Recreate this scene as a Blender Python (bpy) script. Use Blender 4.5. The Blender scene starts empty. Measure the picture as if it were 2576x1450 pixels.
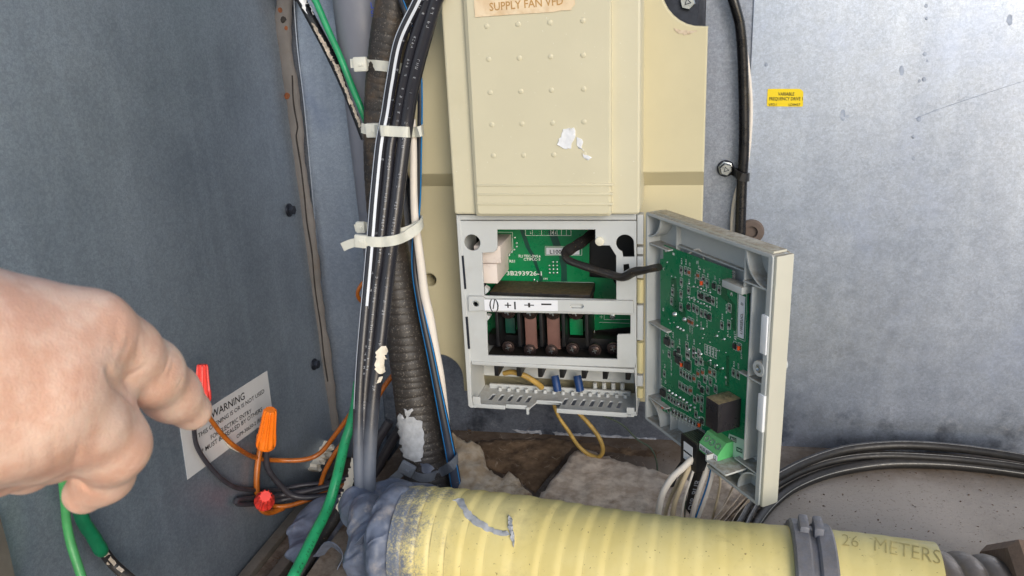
import bpy, bmesh, math, random
import numpy as np
from mathutils import Vector, Matrix
from mathutils.bvhtree import BVHTree
from mathutils.geometry import delaunay_2d_cdt, intersect_point_line
random.seed(7); rng = np.random.default_rng(7)
scene = bpy.context.scene
COL = scene.collection

# ---------------------------------------------------------------- camera
F, CX, CY = 1946., 1288., 725.            # focal length and centre in photo pixels (photo taken as 2576 x 1450)
_d = np.array([312, 5775, 1946.]); _d /= np.linalg.norm(_d)
_x = np.array([8028, 222, -1946.]); _x /= np.linalg.norm(_x)
_y = np.cross(-_d, _x)
CM = np.column_stack([_x, _y, -_d])       # world -> camera (right, down, forward)
CAM = np.array([0.191, -1.056, 0.3577])
cam_d = bpy.data.cameras.new('camera'); cam = bpy.data.objects.new('camera', cam_d); COL.objects.link(cam)
cam_d.sensor_width = 36.; cam_d.lens = 36. * F / 2576.
cam_d.clip_start = .01; cam_d.clip_end = 800
_R = np.column_stack([CM.T @ np.array([1., 0, 0]), CM.T @ np.array([0, -1., 0]), CM.T @ np.array([0, 0, -1.])])
_m = Matrix.Identity(4)
for i in range(3):
    for j in range(3): _m[i][j] = float(_R[i, j])
    _m[i][3] = float(CAM[i])
cam.matrix_world = _m
cam_d.dof.use_dof = True; cam_d.dof.focus_distance = 1.0; cam_d.dof.aperture_fstop = 27.
scene.camera = cam

# ---------------------------------------------------------------- sky, sun, exposure
SUN_EL, SUN_AZ = 20., 32.                 # degrees; azimuth measured from straight behind the camera towards the right
w = bpy.data.worlds.new('World'); scene.world = w; w.use_nodes = True
nt = w.node_tree; sky = nt.nodes.new('ShaderNodeTexSky'); sky.sky_type = 'NISHITA'; sky.sun_disc = False
sky.sun_elevation = math.radians(SUN_EL)
_sd = Vector((math.sin(math.radians(SUN_AZ)), -math.cos(math.radians(SUN_AZ)), 0)) * math.cos(math.radians(SUN_EL)) + Vector((0, 0, math.sin(math.radians(SUN_EL))))
sky.sun_rotation = math.atan2(_sd.x, _sd.y)
sky.dust_density = 1.2; sky.air_density = 1.0; sky.ozone_density = 1.0
nt.links.new(sky.outputs[0], nt.nodes['Background'].inputs[0]); nt.nodes['Background'].inputs[1].default_value = .13
sl = bpy.data.lights.new('sun', 'SUN'); sl.energy = 1.5; sl.angle = math.radians(32); sl.color = (1, .985, .965)
so = bpy.data.objects.new('sun', sl); COL.objects.link(so); so.rotation_euler = (-_sd).to_track_quat('-Z', 'Y').to_euler()
scene.view_settings.view_transform = 'Standard'; scene.view_settings.look = 'None'
scene.view_settings.exposure = 0.25; scene.view_settings.gamma = 1.0

# ---------------------------------------------------------------- photo measuring
def ray(u, v): return CM.T @ np.array([(u - CX) / F, (v - CY) / F, 1.])
def P(u, v, y):
    r = ray(u, v); return Vector(CAM + r * ((y - CAM[1]) / r[1]))
def PX(u, v, x):
    r = ray(u, v); return Vector(CAM + r * ((x - CAM[0]) / r[0]))
def PZ(u, v, z):
    r = ray(u, v); return Vector(CAM + r * ((z - CAM[2]) / r[2]))
def PD(u, v, d): return Vector(CAM + ray(u, v) * d)
def depth(p): return float((CM @ (np.array(p) - CAM))[2])
def px(p): return depth(p) / F            # metres per photo pixel at p
class Fr:                                  # a flat frame: origin O, axes U V, normal N
    def __init__(s, O, U, V):
        s.O = Vector(O); s.U = Vector(U).normalized(); s.V = Vector(V).normalized(); s.N = s.U.cross(s.V)
    def w(s, a, b, n=0): return s.O + s.U * a + s.V * b + s.N * n
    def q(s, u, v, n=0):                   # pixel -> local (a, b) on the plane offset n
        r = Vector(ray(u, v)); c = Vector(CAM); o = s.O + s.N * n
        t = (o - c).dot(s.N) / r.dot(s.N); h = c + r * t - o
        return (h.dot(s.U), h.dot(s.V))
    def qs(s, pts, n=0): return [s.q(u, v, n) for u, v in pts]
    def M(s, n=0):
        m = Matrix.Identity(4); o = s.O + s.N * n
        for i in range(3): m[i][0] = s.U[i]; m[i][1] = s.V[i]; m[i][2] = s.N[i]; m[i][3] = o[i]
        return m
def FY(y): return Fr((0, y, 0), (1, 0, 0), (0, 0, 1))
XL = -.403
FL = Fr((XL, 0, 0), (0, 1, 0), (0, 0, 1))

# ---------------------------------------------------------------- objects
def tag(o, label=None, cat=None, group=None, kind=None):
    if label: o['label'] = label
    if cat: o['category'] = cat
    if group: o['group'] = group
    if kind: o['kind'] = kind
    return o
def empty(name, loc, label, cat, group=None):
    o = bpy.data.objects.new(name, None); o.empty_display_size = .02; o.location = loc; COL.objects.link(o)
    return tag(o, label, cat, group)
def link(name, me, mat=None, parent=None, smooth=True, ang=35):
    if mat is not None:
        me.materials.clear(); me.materials.append(mat)
    if smooth:
        me.shade_smooth(); me.set_sharp_from_angle(angle=math.radians(ang))
    o = bpy.data.objects.new(name, me); COL.objects.link(o)
    if parent is not None:
        o.parent = parent
        r = parent; off = Vector((0, 0, 0))
        while r is not None: off += r.location; r = r.parent
        me.transform(Matrix.Translation(-off))
    else:
        vs = np.empty(len(me.vertices) * 3); me.vertices.foreach_get('co', vs); vs = vs.reshape(-1, 3)
        c = Vector(((vs[:, 0].min() + vs[:, 0].max()) / 2, (vs[:, 1].min() + vs[:, 1].max()) / 2, vs[:, 2].min()))
        me.transform(Matrix.Translation(-c)); o.location = c
    return o
class MB:
    def __init__(s): s.v = []; s.f = []; s.hard = False
    def add(s, vs, fs):
        b = len(s.v); s.v += [tuple(x) for x in vs]; s.f += [tuple(i + b for i in f) for f in fs]; return s
    def mesh(s, me, M=None):
        vs = [(M @ v.co) if M else v.co.copy() for v in me.vertices]
        return s.add(vs, [tuple(p.vertices) for p in me.polygons])
    def box(s, fr, a0, a1, b0, b1, n0, n1, bev=0.):
        if bev <= 0:
            vs = [fr.w(a, b, n) for n in (n0, n1) for b in (b0, b1) for a in (a0, a1)]
            return s.add(vs, [(0, 2, 3, 1), (4, 5, 7, 6), (0, 1, 5, 4), (2, 6, 7, 3), (0, 4, 6, 2), (1, 3, 7, 5)])
        s.hard = True; bm = bmesh.new(); bmesh.ops.create_cube(bm, size=1)
        for v in bm.verts: v.co = Vector(((a0 + a1) / 2 + v.co.x * (a1 - a0), (b0 + b1) / 2 + v.co.y * (b1 - b0), (n0 + n1) / 2 + v.co.z * (n1 - n0)))
        bmesh.ops.bevel(bm, geom=bm.edges[:], offset=bev, segments=2, profile=.6, affect='EDGES')
        bm.verts.index_update()
        vs = [fr.w(*v.co) for v in bm.verts]; fs = [tuple(v.index for v in f.verts) for f in bm.faces]; bm.free()
        return s.add(vs, fs)
    def cyl(s, p0, p1, r0, r1=None, n=16, cap=True):
        r1 = r0 if r1 is None else r1; p0 = Vector(p0); p1 = Vector(p1); d = (p1 - p0).normalized()
        a = d.orthogonal().normalized(); b = d.cross(a); vs = []
        for p, r in ((p0, r0), (p1, r1)):
            vs += [p + (a * math.cos(2 * math.pi * i / n) + b * math.sin(2 * math.pi * i / n)) * r for i in range(n)]
        fs = [(i, (i + 1) % n, n + (i + 1) % n, n + i) for i in range(n)]
        if cap: fs += [tuple(range(n))[::-1], tuple(range(n, 2 * n))]
        return s.add(vs, fs)
    def lathe(s, p0, axis, prof, n=20, mod=None):   # prof: (dist along axis, radius); mod(i, k) scales the radius
        axis = Vector(axis).normalized(); a = axis.orthogonal().normalized(); b = axis.cross(a); vs = []
        for k, (h, r) in enumerate(prof):
            for i in range(n):
                q = r * (mod(i, k) if mod else 1); t = 2 * math.pi * i / n
                vs.append(Vector(p0) + axis * h + (a * math.cos(t) + b * math.sin(t)) * q)
        fs = []
        for k in range(len(prof) - 1):
            fs += [(k * n + i, k * n + (i + 1) % n, (k + 1) * n + (i + 1) % n, (k + 1) * n + i) for i in range(n)]
        fs += [tuple(range(n))[::-1], tuple(range((len(prof) - 1) * n, len(prof) * n))]
        return s.add(vs, fs)
    def build(s, name, mat, parent=None, smooth=True, ang=35, fix=True):
        me = bpy.data.meshes.new(name); me.from_pydata([tuple(v) for v in s.v], [], s.f); me.update()
        if fix:
            bm = bmesh.new(); bm.from_mesh(me); bmesh.ops.recalc_face_normals(bm, faces=bm.faces[:]); bm.to_mesh(me); bm.free()
        return link(name, me, mat, parent, smooth, min(ang, 20) if s.hard else ang)

def spline(pts, step):                     # Catmull-Rom through the points (any number of columns), resampled evenly
    p = np.array([list(x) for x in pts], float)
    if len(p) == 2: dense = np.array([p[0] + (p[1] - p[0]) * t for t in np.linspace(0, 1, 40)])
    else:
        q = np.vstack([2 * p[0] - p[1], p, 2 * p[-1] - p[-2]]); dense = []
        for i in range(1, len(q) - 2):
            a, b, c, d = q[i - 1:i + 3]
            for t in np.linspace(0, 1, 24, endpoint=False):
                dense.append(.5 * (2 * b + (c - a) * t + (2 * a - 5 * b + 4 * c - d) * t * t + (3 * b - a - 3 * c + d) * t ** 3))
        dense.append(q[-2]); dense = np.array(dense)
    s = np.concatenate([[0], np.cumsum(np.linalg.norm(np.diff(dense[:, :3], axis=0), axis=1))])
    n = max(3, int(s[-1] / step)); t = np.linspace(0, s[-1], n)
    return np.column_stack([np.interp(t, s, dense[:, k]) for k in range(dense.shape[1])]), t
def frames(p):
    T = np.gradient(p, axis=0); T /= np.linalg.norm(T, axis=1)[:, None]
    a = np.array([0, -1., 0]); a -= T[0] * a.dot(T[0]); a /= np.linalg.norm(a); A = [a]
    for i in range(1, len(p)):
        a = A[-1] - T[i] * A[-1].dot(T[i]); A.append(a / np.linalg.norm(a))
    A = np.array(A); return T, A, np.cross(T, A)
def tube(pts, r=None, step=.006, n=14, rmod=None, squash=None, rk=None):
    """pts: world points (x,y,z[,r]); rmod(s) multiplies the radius; returns MB and the sampled path"""
    pp = [tuple(x) + ((r,) if r is not None else ()) for x in pts]
    q, s = spline(pp, step); p = q[:, :3]; R = q[:, 3].copy()
    if rmod is not None: R = R * np.array([rmod(x) for x in s])
    T, A, B = frames(p); m = MB(); vs = []
    for i in range(len(p)):
        for k in range(n):
            t = 2 * math.pi * k / n; ca, sb = math.cos(t), math.sin(t)
            if squash: ca *= squash
            vs.append(p[i] + (A[i] * ca + B[i] * sb) * R[i] * (rk(s[i], t) if rk else 1))
    fs = [(i * n + k, i * n + (k + 1) % n, (i + 1) * n + (k + 1) % n, (i + 1) * n + k) for i in range(len(p) - 1) for k in range(n)]
    fs += [tuple(range(n))[::-1], tuple(range((len(p) - 1) * n, len(p) * n))]
    m.add(vs, fs); m.path = (p, R, T, A, B, s); return m
def PW(u, v, y, gap=.012):                # a pixel on the plane y, but never behind the left wall
    y2 = PX(u, v, XL + gap).y
    return P(u, v, min(y, y2) if PX(u, v, XL + gap).y > CAM[1] else y)
def cpath(l, y=None):                      # list of (u, v, y[, width px]) -> world points with radius
    out = []
    for t in l:
        p = PW(t[0], t[1], t[2], .004 + .00028 * t[3]); out.append((p.x, p.y, p.z, t[3] * px(p) / 2))
    if l[0][1] < 0:                        # runs on upwards out of the frame
        a, b = Vector(out[0][:3]), Vector(out[1][:3]); e = a + ((a - b).normalized() * .4 + Vector((0, 0, .6))).normalized() * .15; out.insert(0, (e.x, e.y, e.z, out[0][3]))
    return out
def stripe(path, ang, halfw, off=.0002, s0=0, s1=9, n=3):   # a printed line lying along a tube at a given angle round it
    p, R, T, A, B, s = path; m = MB(); vs = []; fs = []; rows = 0
    for i in range(len(p)):
        if not (s0 <= s[i] <= s1): continue
        for k in range(n):
            t = ang + (k / (n - 1) - .5) * 2 * halfw / R[i]
            vs.append(p[i] + (A[i] * math.cos(t) + B[i] * math.sin(t)) * (R[i] + off))
        rows += 1
    fs = [(i * n + k, i * n + k + 1, (i + 1) * n + k + 1, (i + 1) * n + k) for i in range(rows - 1) for k in range(n - 1)]
    return m.add(vs, fs)
def strokes(path, ang, size, gap, off=.0002, s0=0, s1=9, skip=.25, seed=1):   # worn printed characters along a cable: short strokes too small to read
    p, R, T, A, B, s = path; m = MB(); g = random.Random(seed); x = max(s0, s[0])
    def at(sv, an):
        i = min(len(s) - 1, max(0, int(np.searchsorted(s, sv)))); return p[i] + T[i] * (sv - s[i]) + (A[i] * math.cos(an) + B[i] * math.sin(an)) * (R[i] + off)
    while x < min(s1, s[-1]) - size:
        i = min(len(s) - 1, int(np.searchsorted(s, x))); da = size / R[i]
        if g.random() > skip:
            for _ in range(g.choice((2, 2, 3))):
                if g.random() < .5:
                    a0 = ang + g.choice((-.5, 0, .4)) * da; l = size * .8; wd = size * .12 / R[i]
                    m.add([at(x, a0), at(x + l, a0), at(x + l, a0 + wd), at(x, a0 + wd)], [(0, 1, 2, 3)])
                else:
                    x0 = x + g.choice((0, .35, .7)) * size; wd = size * .14
                    m.add([at(x0, ang - da * .5), at(x0 + wd, ang - da * .5), at(x0 + wd, ang + da * .5), at(x0, ang + da * .5)], [(0, 1, 2, 3)])
            x += size + gap
        else: x += (size + gap) * 1.6
    return m
def ribbon(pts, width, thick, up=None, step=.004):    # flat strap swept along points; width lies along 'up' made square to the path
    q, s = spline([tuple(x)[:3] for x in pts], step); T = np.gradient(q, axis=0); T /= np.linalg.norm(T, axis=1)[:, None]
    up = np.array(up if up is not None else (0, 0, 1.)); vs = []; m = MB()
    for i in range(len(q)):
        W = up - T[i] * up.dot(T[i]); W /= np.linalg.norm(W); N = np.cross(T[i], W)
        for a, b in ((-1, -1), (1, -1), (1, 1), (-1, 1)): vs.append(q[i] + W * a * width / 2 + N * b * thick / 2)
    k = len(q); fs = [(i * 4 + j, i * 4 + (j + 1) % 4, i * 4 + 4 + (j + 1) % 4, i * 4 + 4 + j) for i in range(k - 1) for j in range(4)]
    fs += [(3, 2, 1, 0), (k * 4 - 4, k * 4 - 3, k * 4 - 2, k * 4 - 1)]
    return m.add(vs, fs)
def arc(cx, cy, r, a0, a1, n=8):
    return [(cx + r * math.cos(math.radians(a0 + (a1 - a0) * i / n)), cy + r * math.sin(math.radians(a0 + (a1 - a0) * i / n))) for i in range(n + 1)]
def rounded(poly, r, n=3):                 # round the corners of a polygon
    out = []; k = len(poly)
    for i in range(k):
        p, a, b = Vector(poly[i]), Vector(poly[i - 1]), Vector(poly[(i + 1) % k])
        da, db = a - p, b - p; rr = min(r, da.length * .45, db.length * .45); s = p + da.normalized() * rr; e = p + db.normalized() * rr
        for j in range(n + 1):
            t = j / n; out.append(tuple(s * (1 - t) ** 2 + p * 2 * t * (1 - t) + e * t * t))
    return out
def plate_mesh(outer, holes, thick, bev=0., name='plate'):
    cu = bpy.data.curves.new(name, 'CURVE'); cu.dimensions = '2D'; cu.fill_mode = 'BOTH'
    cu.extrude = max(1e-5, thick / 2 - bev); cu.bevel_depth = bev; cu.bevel_resolution = 1; cu.offset = -bev
    for ring in [outer] + list(holes):
        sp = cu.splines.new('POLY'); sp.points.add(len(ring) - 1); sp.use_cyclic_u = True
        for i, (a, b) in enumerate(ring): sp.points[i].co = (a, b, 0, 1)
    ob = bpy.data.objects.new(name, cu); me = bpy.data.meshes.new_from_object(ob)
    bpy.data.objects.remove(ob); bpy.data.curves.remove(cu)
    bm = bmesh.new(); bm.from_mesh(me); bmesh.ops.remove_doubles(bm, verts=bm.verts[:], dist=1e-6)
    bmesh.ops.recalc_face_normals(bm, faces=bm.faces[:]); bm.to_mesh(me); bm.free()
    return me
def plate(name, fr, outer, holes, n0, n1, mat, parent=None, bev=0., ang=20):
    me = plate_mesh(outer, holes, abs(n1 - n0), bev, name); me.transform(fr.M((n0 + n1) / 2))
    return link(name, me, mat, parent, True, ang)
_font = None
def text_mesh(s, size=1., res=2, bold=0.):
    cu = bpy.data.curves.new('t', 'FONT'); cu.body = s; cu.size = 1; cu.resolution_u = res; cu.offset = bold; cu.extrude = 0
    ob = bpy.data.objects.new('t', cu); me = bpy.data.meshes.new_from_object(ob); bpy.data.objects.remove(ob); bpy.data.curves.remove(cu)
    return me
def text_px(mb, s, fr, p0, p1, n, height=None, bold=0., res=2):   # letters from baseline pixel p0 to p1 on a plane; cap height in pixels
    me = text_mesh(s, 1, res, bold)
    if not len(me.vertices): return mb
    xs = [v.co.x for v in me.vertices]; x0, x1 = min(xs), max(xs); hh = max(v.co.y for v in me.vertices)
    a = Vector(fr.q(*p0, n)); b = Vector(fr.q(*p1, n)); d = b - a; sx = d.length / max(1e-6, x1 - x0); d.normalize(); e = Vector((-d.y, d.x))
    sy = sx
    if height:
        c = fr.w(a.x, a.y, n); sy = height * px(c) / .7
    vs = [fr.w(*(a + d * (v.co.x - x0) * sx + e * v.co.y * sy), n) for v in me.vertices]
    mb.add(vs, [tuple(p.vertices) for p in me.polygons]); bpy.data.meshes.remove(me); return mb
def bvh_of(*obs):
    vs, fs = [], []
    for o in obs:
        b = len(vs); off = Vector((0, 0, 0)); r = o
        while r is not None: off += r.location; r = r.parent
        vs += [v.co + off for v in o.data.vertices]; fs += [[i + b for i in p.vertices] for p in o.data.polygons]
    return BVHTree.FromPolygons(vs, fs)
def decal(name, poly, bvh, mat, parent, off=.0008, grid=8, rough=0., seed=1):
    """an irregular thin patch lying on a surface; poly in photo pixels, draped on the surface and given thickness"""
    g = random.Random(seed); k = len(poly); pts = []
    for i in range(k):                     # ragged outline
        a, b = Vector(poly[i]), Vector(poly[(i + 1) % k]); n = max(1, int((b - a).length / grid))
        for j in range(n): pts.append(a.lerp(b, j / n) + Vector((g.uniform(-1, 1), g.uniform(-1, 1))) * rough)
    nb = len(pts); xs = [p.x for p in pts]; ys = [p.y for p in pts]
    for x in np.arange(min(xs) + grid / 2, max(xs), grid):
        for y in np.arange(min(ys) + grid / 2, max(ys), grid):
            pts.append(Vector((x + g.uniform(-.2, .2) * grid, y + g.uniform(-.2, .2) * grid)))
    vs2, _, fs, *_ = delaunay_2d_cdt(pts, [], [list(range(nb))], 1, 1e-4)
    top, bot, ok = [], [], {}
    for i, v in enumerate(vs2):
        r = Vector(ray(v.x, v.y)).normalized(); h = bvh.ray_cast(Vector(CAM), r)
        if h[0] is None: continue
        nn = h[1] if h[1].dot(r) < 0 else -h[1]; ok[i] = len(top)
        z = off * (1 + g.uniform(-.5, .5)); top.append(h[0] + nn * z); bot.append(h[0] - nn * .0003)
    m = MB(); n = len(top); F2 = [tuple(ok[i] for i in f) for f in fs if all(i in ok for i in f)]
    cnt = {}
    for f in F2:
        for a, b in zip(f, f[1:] + f[:1]): cnt[(a, b)] = 1
    side = [(a, b, b + n, a + n) for (a, b) in cnt if (b, a) not in cnt]
    m.add(top + bot, F2 + side); return m.build(name, mat, parent, True, 60)

# ---------------------------------------------------------------- materials
def lin(r, g, b): return tuple(((c / 255.) / 12.92 if c / 255. <= .04045 else ((c / 255. + .055) / 1.055) ** 2.4) for c in (r, g, b)) + (1,)
class NT:
    def __init__(s, name):
        s.m = bpy.data.materials.new(name); s.m.use_nodes = True; s.t = s.m.node_tree; s.b = s.t.nodes['Principled BSDF']
        s.co = s.t.nodes.new('ShaderNodeTexCoord').outputs['Object']
    def n(s, k, **kw):
        x = s.t.nodes.new(k)
        for a, v in kw.items(): setattr(x, a, v)
        return x
    def l(s, a, b): s.t.links.new(a, b)
    def mapping(s, scale=(1, 1, 1), rot=(0, 0, 0)):
        x = s.n('ShaderNodeMapping'); x.inputs['Scale'].default_value = scale; x.inputs['Rotation'].default_value = rot; s.l(s.co, x.inputs[0]); return x.outputs[0]
    def noise(s, scale, detail=4, rough=.6, co=None, dist=0):
        x = s.n('ShaderNodeTexNoise'); x.inputs['Scale'].default_value = scale; x.inputs['Detail'].default_value = detail
        x.inputs['Roughness'].default_value = rough; x.inputs['Distortion'].default_value = dist; s.l(co or s.co, x.inputs['Vector']); return x.outputs['Fac']
    def voro(s, scale, out='Color', co=None, feat='F1'):
        x = s.n('ShaderNodeTexVoronoi'); x.inputs['Scale'].default_value = scale; x.feature = feat; s.l(co or s.co, x.inputs['Vector']); return x.outputs[out]
    def mr(s, v, a, b, c=0., d=1.):
        x = s.n('ShaderNodeMapRange'); x.inputs[1].default_value = a; x.inputs[2].default_value = b; x.inputs[3].default_value = c; x.inputs[4].default_value = d
        x.interpolation_type = 'SMOOTHSTEP'; s.l(v, x.inputs[0]); return x.outputs[0]
    def math(s, op, a, b):
        x = s.n('ShaderNodeMath', operation=op)
        for i, q in enumerate((a, b)):
            if isinstance(q, (int, float)): x.inputs[i].default_value = q
            else: s.l(q, x.inputs[i])
        return x.outputs[0]
    def mix(s, fac, a, b, mode='MIX'):
        x = s.n('ShaderNodeMix', data_type='RGBA', blend_type=mode)
        for i, q in ((0, fac), (6, a), (7, b)):
            if isinstance(q, (int, float)): x.inputs[i].default_value = q
            elif isinstance(q, tuple): x.inputs[i].default_value = q
            else: s.l(q, x.inputs[i])
        return x.outputs[2]
    def col(s, c): s.l(c, s.b.inputs['Base Color']) if not isinstance(c, tuple) else setattr(s.b.inputs['Base Color'], 'default_value', c)
    def rough(s, v):
        if isinstance(v, (int, float)): s.b.inputs['Roughness'].default_value = v
        else: s.l(v, s.b.inputs['Roughness'])
    def bump(s, h, strength=.2, dist=.001):
        x = s.n('ShaderNodeBump'); x.inputs['Strength'].default_value = strength; x.inputs['Distance'].default_value = dist
        s.l(h, x.inputs['Height']); s.l(x.outputs[0], s.b.inputs['Normal'])
    def nz(s):
        g = s.n('ShaderNodeNewGeometry'); x = s.n('ShaderNodeSeparateXYZ'); s.l(g.outputs['Normal'], x.inputs[0]); return x.outputs[2]
    def sep(s):
        x = s.n('ShaderNodeSeparateXYZ'); s.l(s.co, x.inputs[0]); return x.outputs
    def wz(s):                              # world height, places stains and the dimming painted low on the walls
        g = s.n('ShaderNodeNewGeometry'); x = s.n('ShaderNodeSeparateXYZ'); s.l(g.outputs['Position'], x.inputs[0]); return x.outputs
def basic(name, c, rough=.5, metal=0., var=.12, vs=30, speck=None, spd=.62, sps=500, dust=0., dcol=lin(120, 105, 88), bump=.15, bs=300, spec=.5, c2=None, grime=0., gcol=lin(70, 60, 50), gs=12):
    t = NT(name); n1 = t.noise(vs, 5); d = tuple(x * (1 - var) for x in c[:3]) + (1,); e = tuple(min(1, x * (1 + var)) for x in c[:3]) + (1,)
    k = t.mix(t.mr(n1, .3, .7), d, c2 or e)
    if grime: k = t.mix(t.math('MULTIPLY', t.mr(t.noise(gs, 6, .7), .52, .72), grime), k, gcol)
    if speck: k = t.mix(t.mr(t.noise(sps, 2), spd, spd + .06), k, speck)
    if dust: k = t.mix(t.math('MULTIPLY', t.mr(t.nz(), .25, .9), t.mr(t.noise(140, 5, .7), .3, .62, .35 * dust, dust)), k, t.mix(t.noise(600, 3), tuple(x * .55 for x in dcol[:3]) + (1,), tuple(min(1, x * 1.4) for x in dcol[:3]) + (1,)))
    t.col(k); t.rough(t.mr(t.noise(vs * 3, 3), .3, .7, max(.05, rough - .08), min(1, rough + .1)))
    t.b.inputs['Metallic'].default_value = metal; t.b.inputs['Specular IOR Level'].default_value = spec
    if bump: t.bump(t.noise(bs, 3), bump, .0006)
    return t.m
def galv(name, c, c2, metal=.7, rough=.45, spangle=260, grain=.5, spots=0., ox=0., blue=None, streak=.35, brown=0., brownz=(-.2, -.26), roll=.25):
    t = NT(name); sp = t.voro(spangle); g = t.noise(spangle * 2.2, 3, .7); big = t.noise(4.5, 5, .6)
    k = t.mix(t.mr(big, .3, .7), c, c2)
    st = t.noise(9, 4, .6, t.mapping((3.5, 3.5, .35))); k = t.mix(t.math('MULTIPLY', t.mr(st, .45, .75), streak), k, tuple(min(1, x * 1.5) for x in c2[:3]) + (1,))
    sg = t.n('ShaderNodeSeparateColor'); t.l(sp, sg.inputs[0])
    k = t.mix(grain, k, t.mix(t.mr(sg.outputs[0], 0, 1), tuple(x * .62 for x in c[:3]) + (1,), tuple(min(1, x * 1.35) for x in c2[:3]) + (1,)), 'MIX')
    k = t.mix(t.mr(g, .35, .7, 0, .4), k, tuple(x * .6 for x in c[:3]) + (1,))
    if blue: k = t.mix(t.mr(t.noise(6, 5, .65), .5, .75, 0, .6), k, blue)
    if spots: k = t.mix(t.mr(t.noise(38, 2, .5), .7, .76, 0, spots), k, lin(92, 100, 112))
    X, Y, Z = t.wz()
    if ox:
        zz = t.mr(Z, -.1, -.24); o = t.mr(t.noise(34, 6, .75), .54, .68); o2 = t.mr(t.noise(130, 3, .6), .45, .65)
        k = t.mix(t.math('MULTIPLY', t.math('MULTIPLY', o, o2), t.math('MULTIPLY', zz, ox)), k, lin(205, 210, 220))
        k = t.mix(t.math('MULTIPLY', t.mr(t.noise(12, 5, .7), .45, .65), t.math('MULTIPLY', t.mr(Z, -.1, -.25), .75)), k, lin(58, 62, 70))  # dimmer reflections near the floor, painted in as patchy darkening
    if brown:
        k = t.mix(t.math('MULTIPLY', t.mr(Z, brownz[0], brownz[1]), t.mr(t.noise(25, 5, .7), .35, .6, .2 * brown, brown)), k, lin(96, 74, 56))
    t.col(k); t.rough(t.mr(t.noise(60, 5), .3, .7, rough - .03, rough + .03)); t.b.inputs['Metallic'].default_value = metal
    rl = t.noise(1, 3, .6, t.mapping((18, 18, 700))); t.bump(t.math('ADD', t.math('MULTIPLY', g, .5), t.math('ADD', t.math('MULTIPLY', t.noise(30, 3), 1.2), t.math('MULTIPLY', rl, roll * 4))), .25, .0006); return t.m
M = {}
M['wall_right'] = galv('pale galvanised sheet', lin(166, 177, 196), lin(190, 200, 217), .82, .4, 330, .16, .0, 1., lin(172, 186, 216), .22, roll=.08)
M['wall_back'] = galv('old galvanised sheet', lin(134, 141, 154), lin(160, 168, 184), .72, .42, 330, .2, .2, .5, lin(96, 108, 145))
M['wall_left'] = galv('dark galvanised sheet', lin(138, 150, 164), lin(166, 178, 192), .7, .46, 330, .14, 0, 0, None, .2, roll=.12)
M['flange'] = galv('blue grey galvanised sheet', lin(128, 139, 156), lin(152, 163, 178), .6, .4, 300, .15, 0, 0, lin(104, 118, 150))
M['floor'] = None
t = NT('dirty floor sheet'); X, Y, Z = t.wz()
k = t.mix(t.mr(t.noise(5, 5), .3, .7), lin(158, 147, 135), lin(184, 172, 160))
k = t.mix(t.mr(t.noise(300, 3), .58, .75, 0, .7), k, lin(104, 90, 80)); k = t.mix(t.mr(t.noise(90, 5, .7), .55, .72), k, lin(170, 158, 148))
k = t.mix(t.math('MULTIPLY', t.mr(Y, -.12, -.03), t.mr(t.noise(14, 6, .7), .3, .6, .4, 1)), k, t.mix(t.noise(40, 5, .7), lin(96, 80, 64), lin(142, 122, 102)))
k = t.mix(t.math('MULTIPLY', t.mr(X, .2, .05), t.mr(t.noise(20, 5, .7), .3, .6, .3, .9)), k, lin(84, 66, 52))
t.col(k); t.rough(.75); t.b.inputs['Metallic'].default_value = .15; t.bump(t.noise(220, 4, .7), .5, .0012); M['floor'] = t.m
M['roofdeck'] = basic('pale roof membrane', lin(150, 150, 148), .8, bump=.1, bs=40, vs=3)
M['beige'] = basic('beige plastic', lin(208, 201, 174), .45, var=.035, vs=6, grime=.3, gcol=lin(190, 180, 146), gs=5, speck=lin(236, 234, 224), spd=.72, sps=420, bump=.06, bs=900, dust=.5, dcol=lin(150, 138, 116))
M['beige_base'] = basic('warm beige casting', lin(200, 191, 158), .5, var=.04, vs=8, speck=lin(150, 140, 110), spd=.76, sps=300, bump=.06, bs=900)
M['grey'] = basic('pale grey plastic', lin(194, 197, 197), .5, var=.04, vs=14, bump=.06, bs=900, dust=.5, dcol=lin(160, 150, 136), grime=.15, gcol=lin(150, 144, 132), gs=18)
M['door_grey'] = basic('grey door plastic', lin(188, 192, 192), .5, var=.04, vs=14, bump=.06, bs=900, dust=.85, dcol=lin(142, 130, 112), grime=.12, gcol=lin(140, 132, 118), gs=18)
M['door_beige'] = basic('cream door plastic', lin(198, 195, 180), .5, var=.03, vs=9, bump=.06, bs=900, dust=1., dcol=lin(150, 138, 118))
M['tan'] = basic('yellowed hinge plastic', lin(210, 198, 150), .5, var=.06)
M['white_pl'] = basic('white plastic', lin(236, 238, 242), .4, var=.02, bump=0)
M['tie'] = basic('milky nylon', lin(214, 214, 204), .35, var=.06, vs=60, bump=.08)
M['tie'].node_tree.nodes['Principled BSDF'].inputs['Subsurface Weight'].default_value = .15
M['tie'].node_tree.nodes['Principled BSDF'].inputs['Subsurface Radius'].default_value = (.003, .003, .003)
M['tie_grey'] = basic('painted nylon', lin(112, 118, 128), .6, var=.12, vs=50)
M['rubber'] = basic('black cable jacket', lin(20, 20, 23), .28, var=.25, vs=40, speck=lin(90, 86, 84), spd=.76, sps=260, bump=.12)
M['rubber2'] = basic('dusty black jacket', lin(36, 34, 34), .5, var=.3, vs=60, speck=lin(120, 106, 84), spd=.66, sps=420, bump=.3, grime=.5, gcol=lin(78, 66, 50), gs=40)
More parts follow.
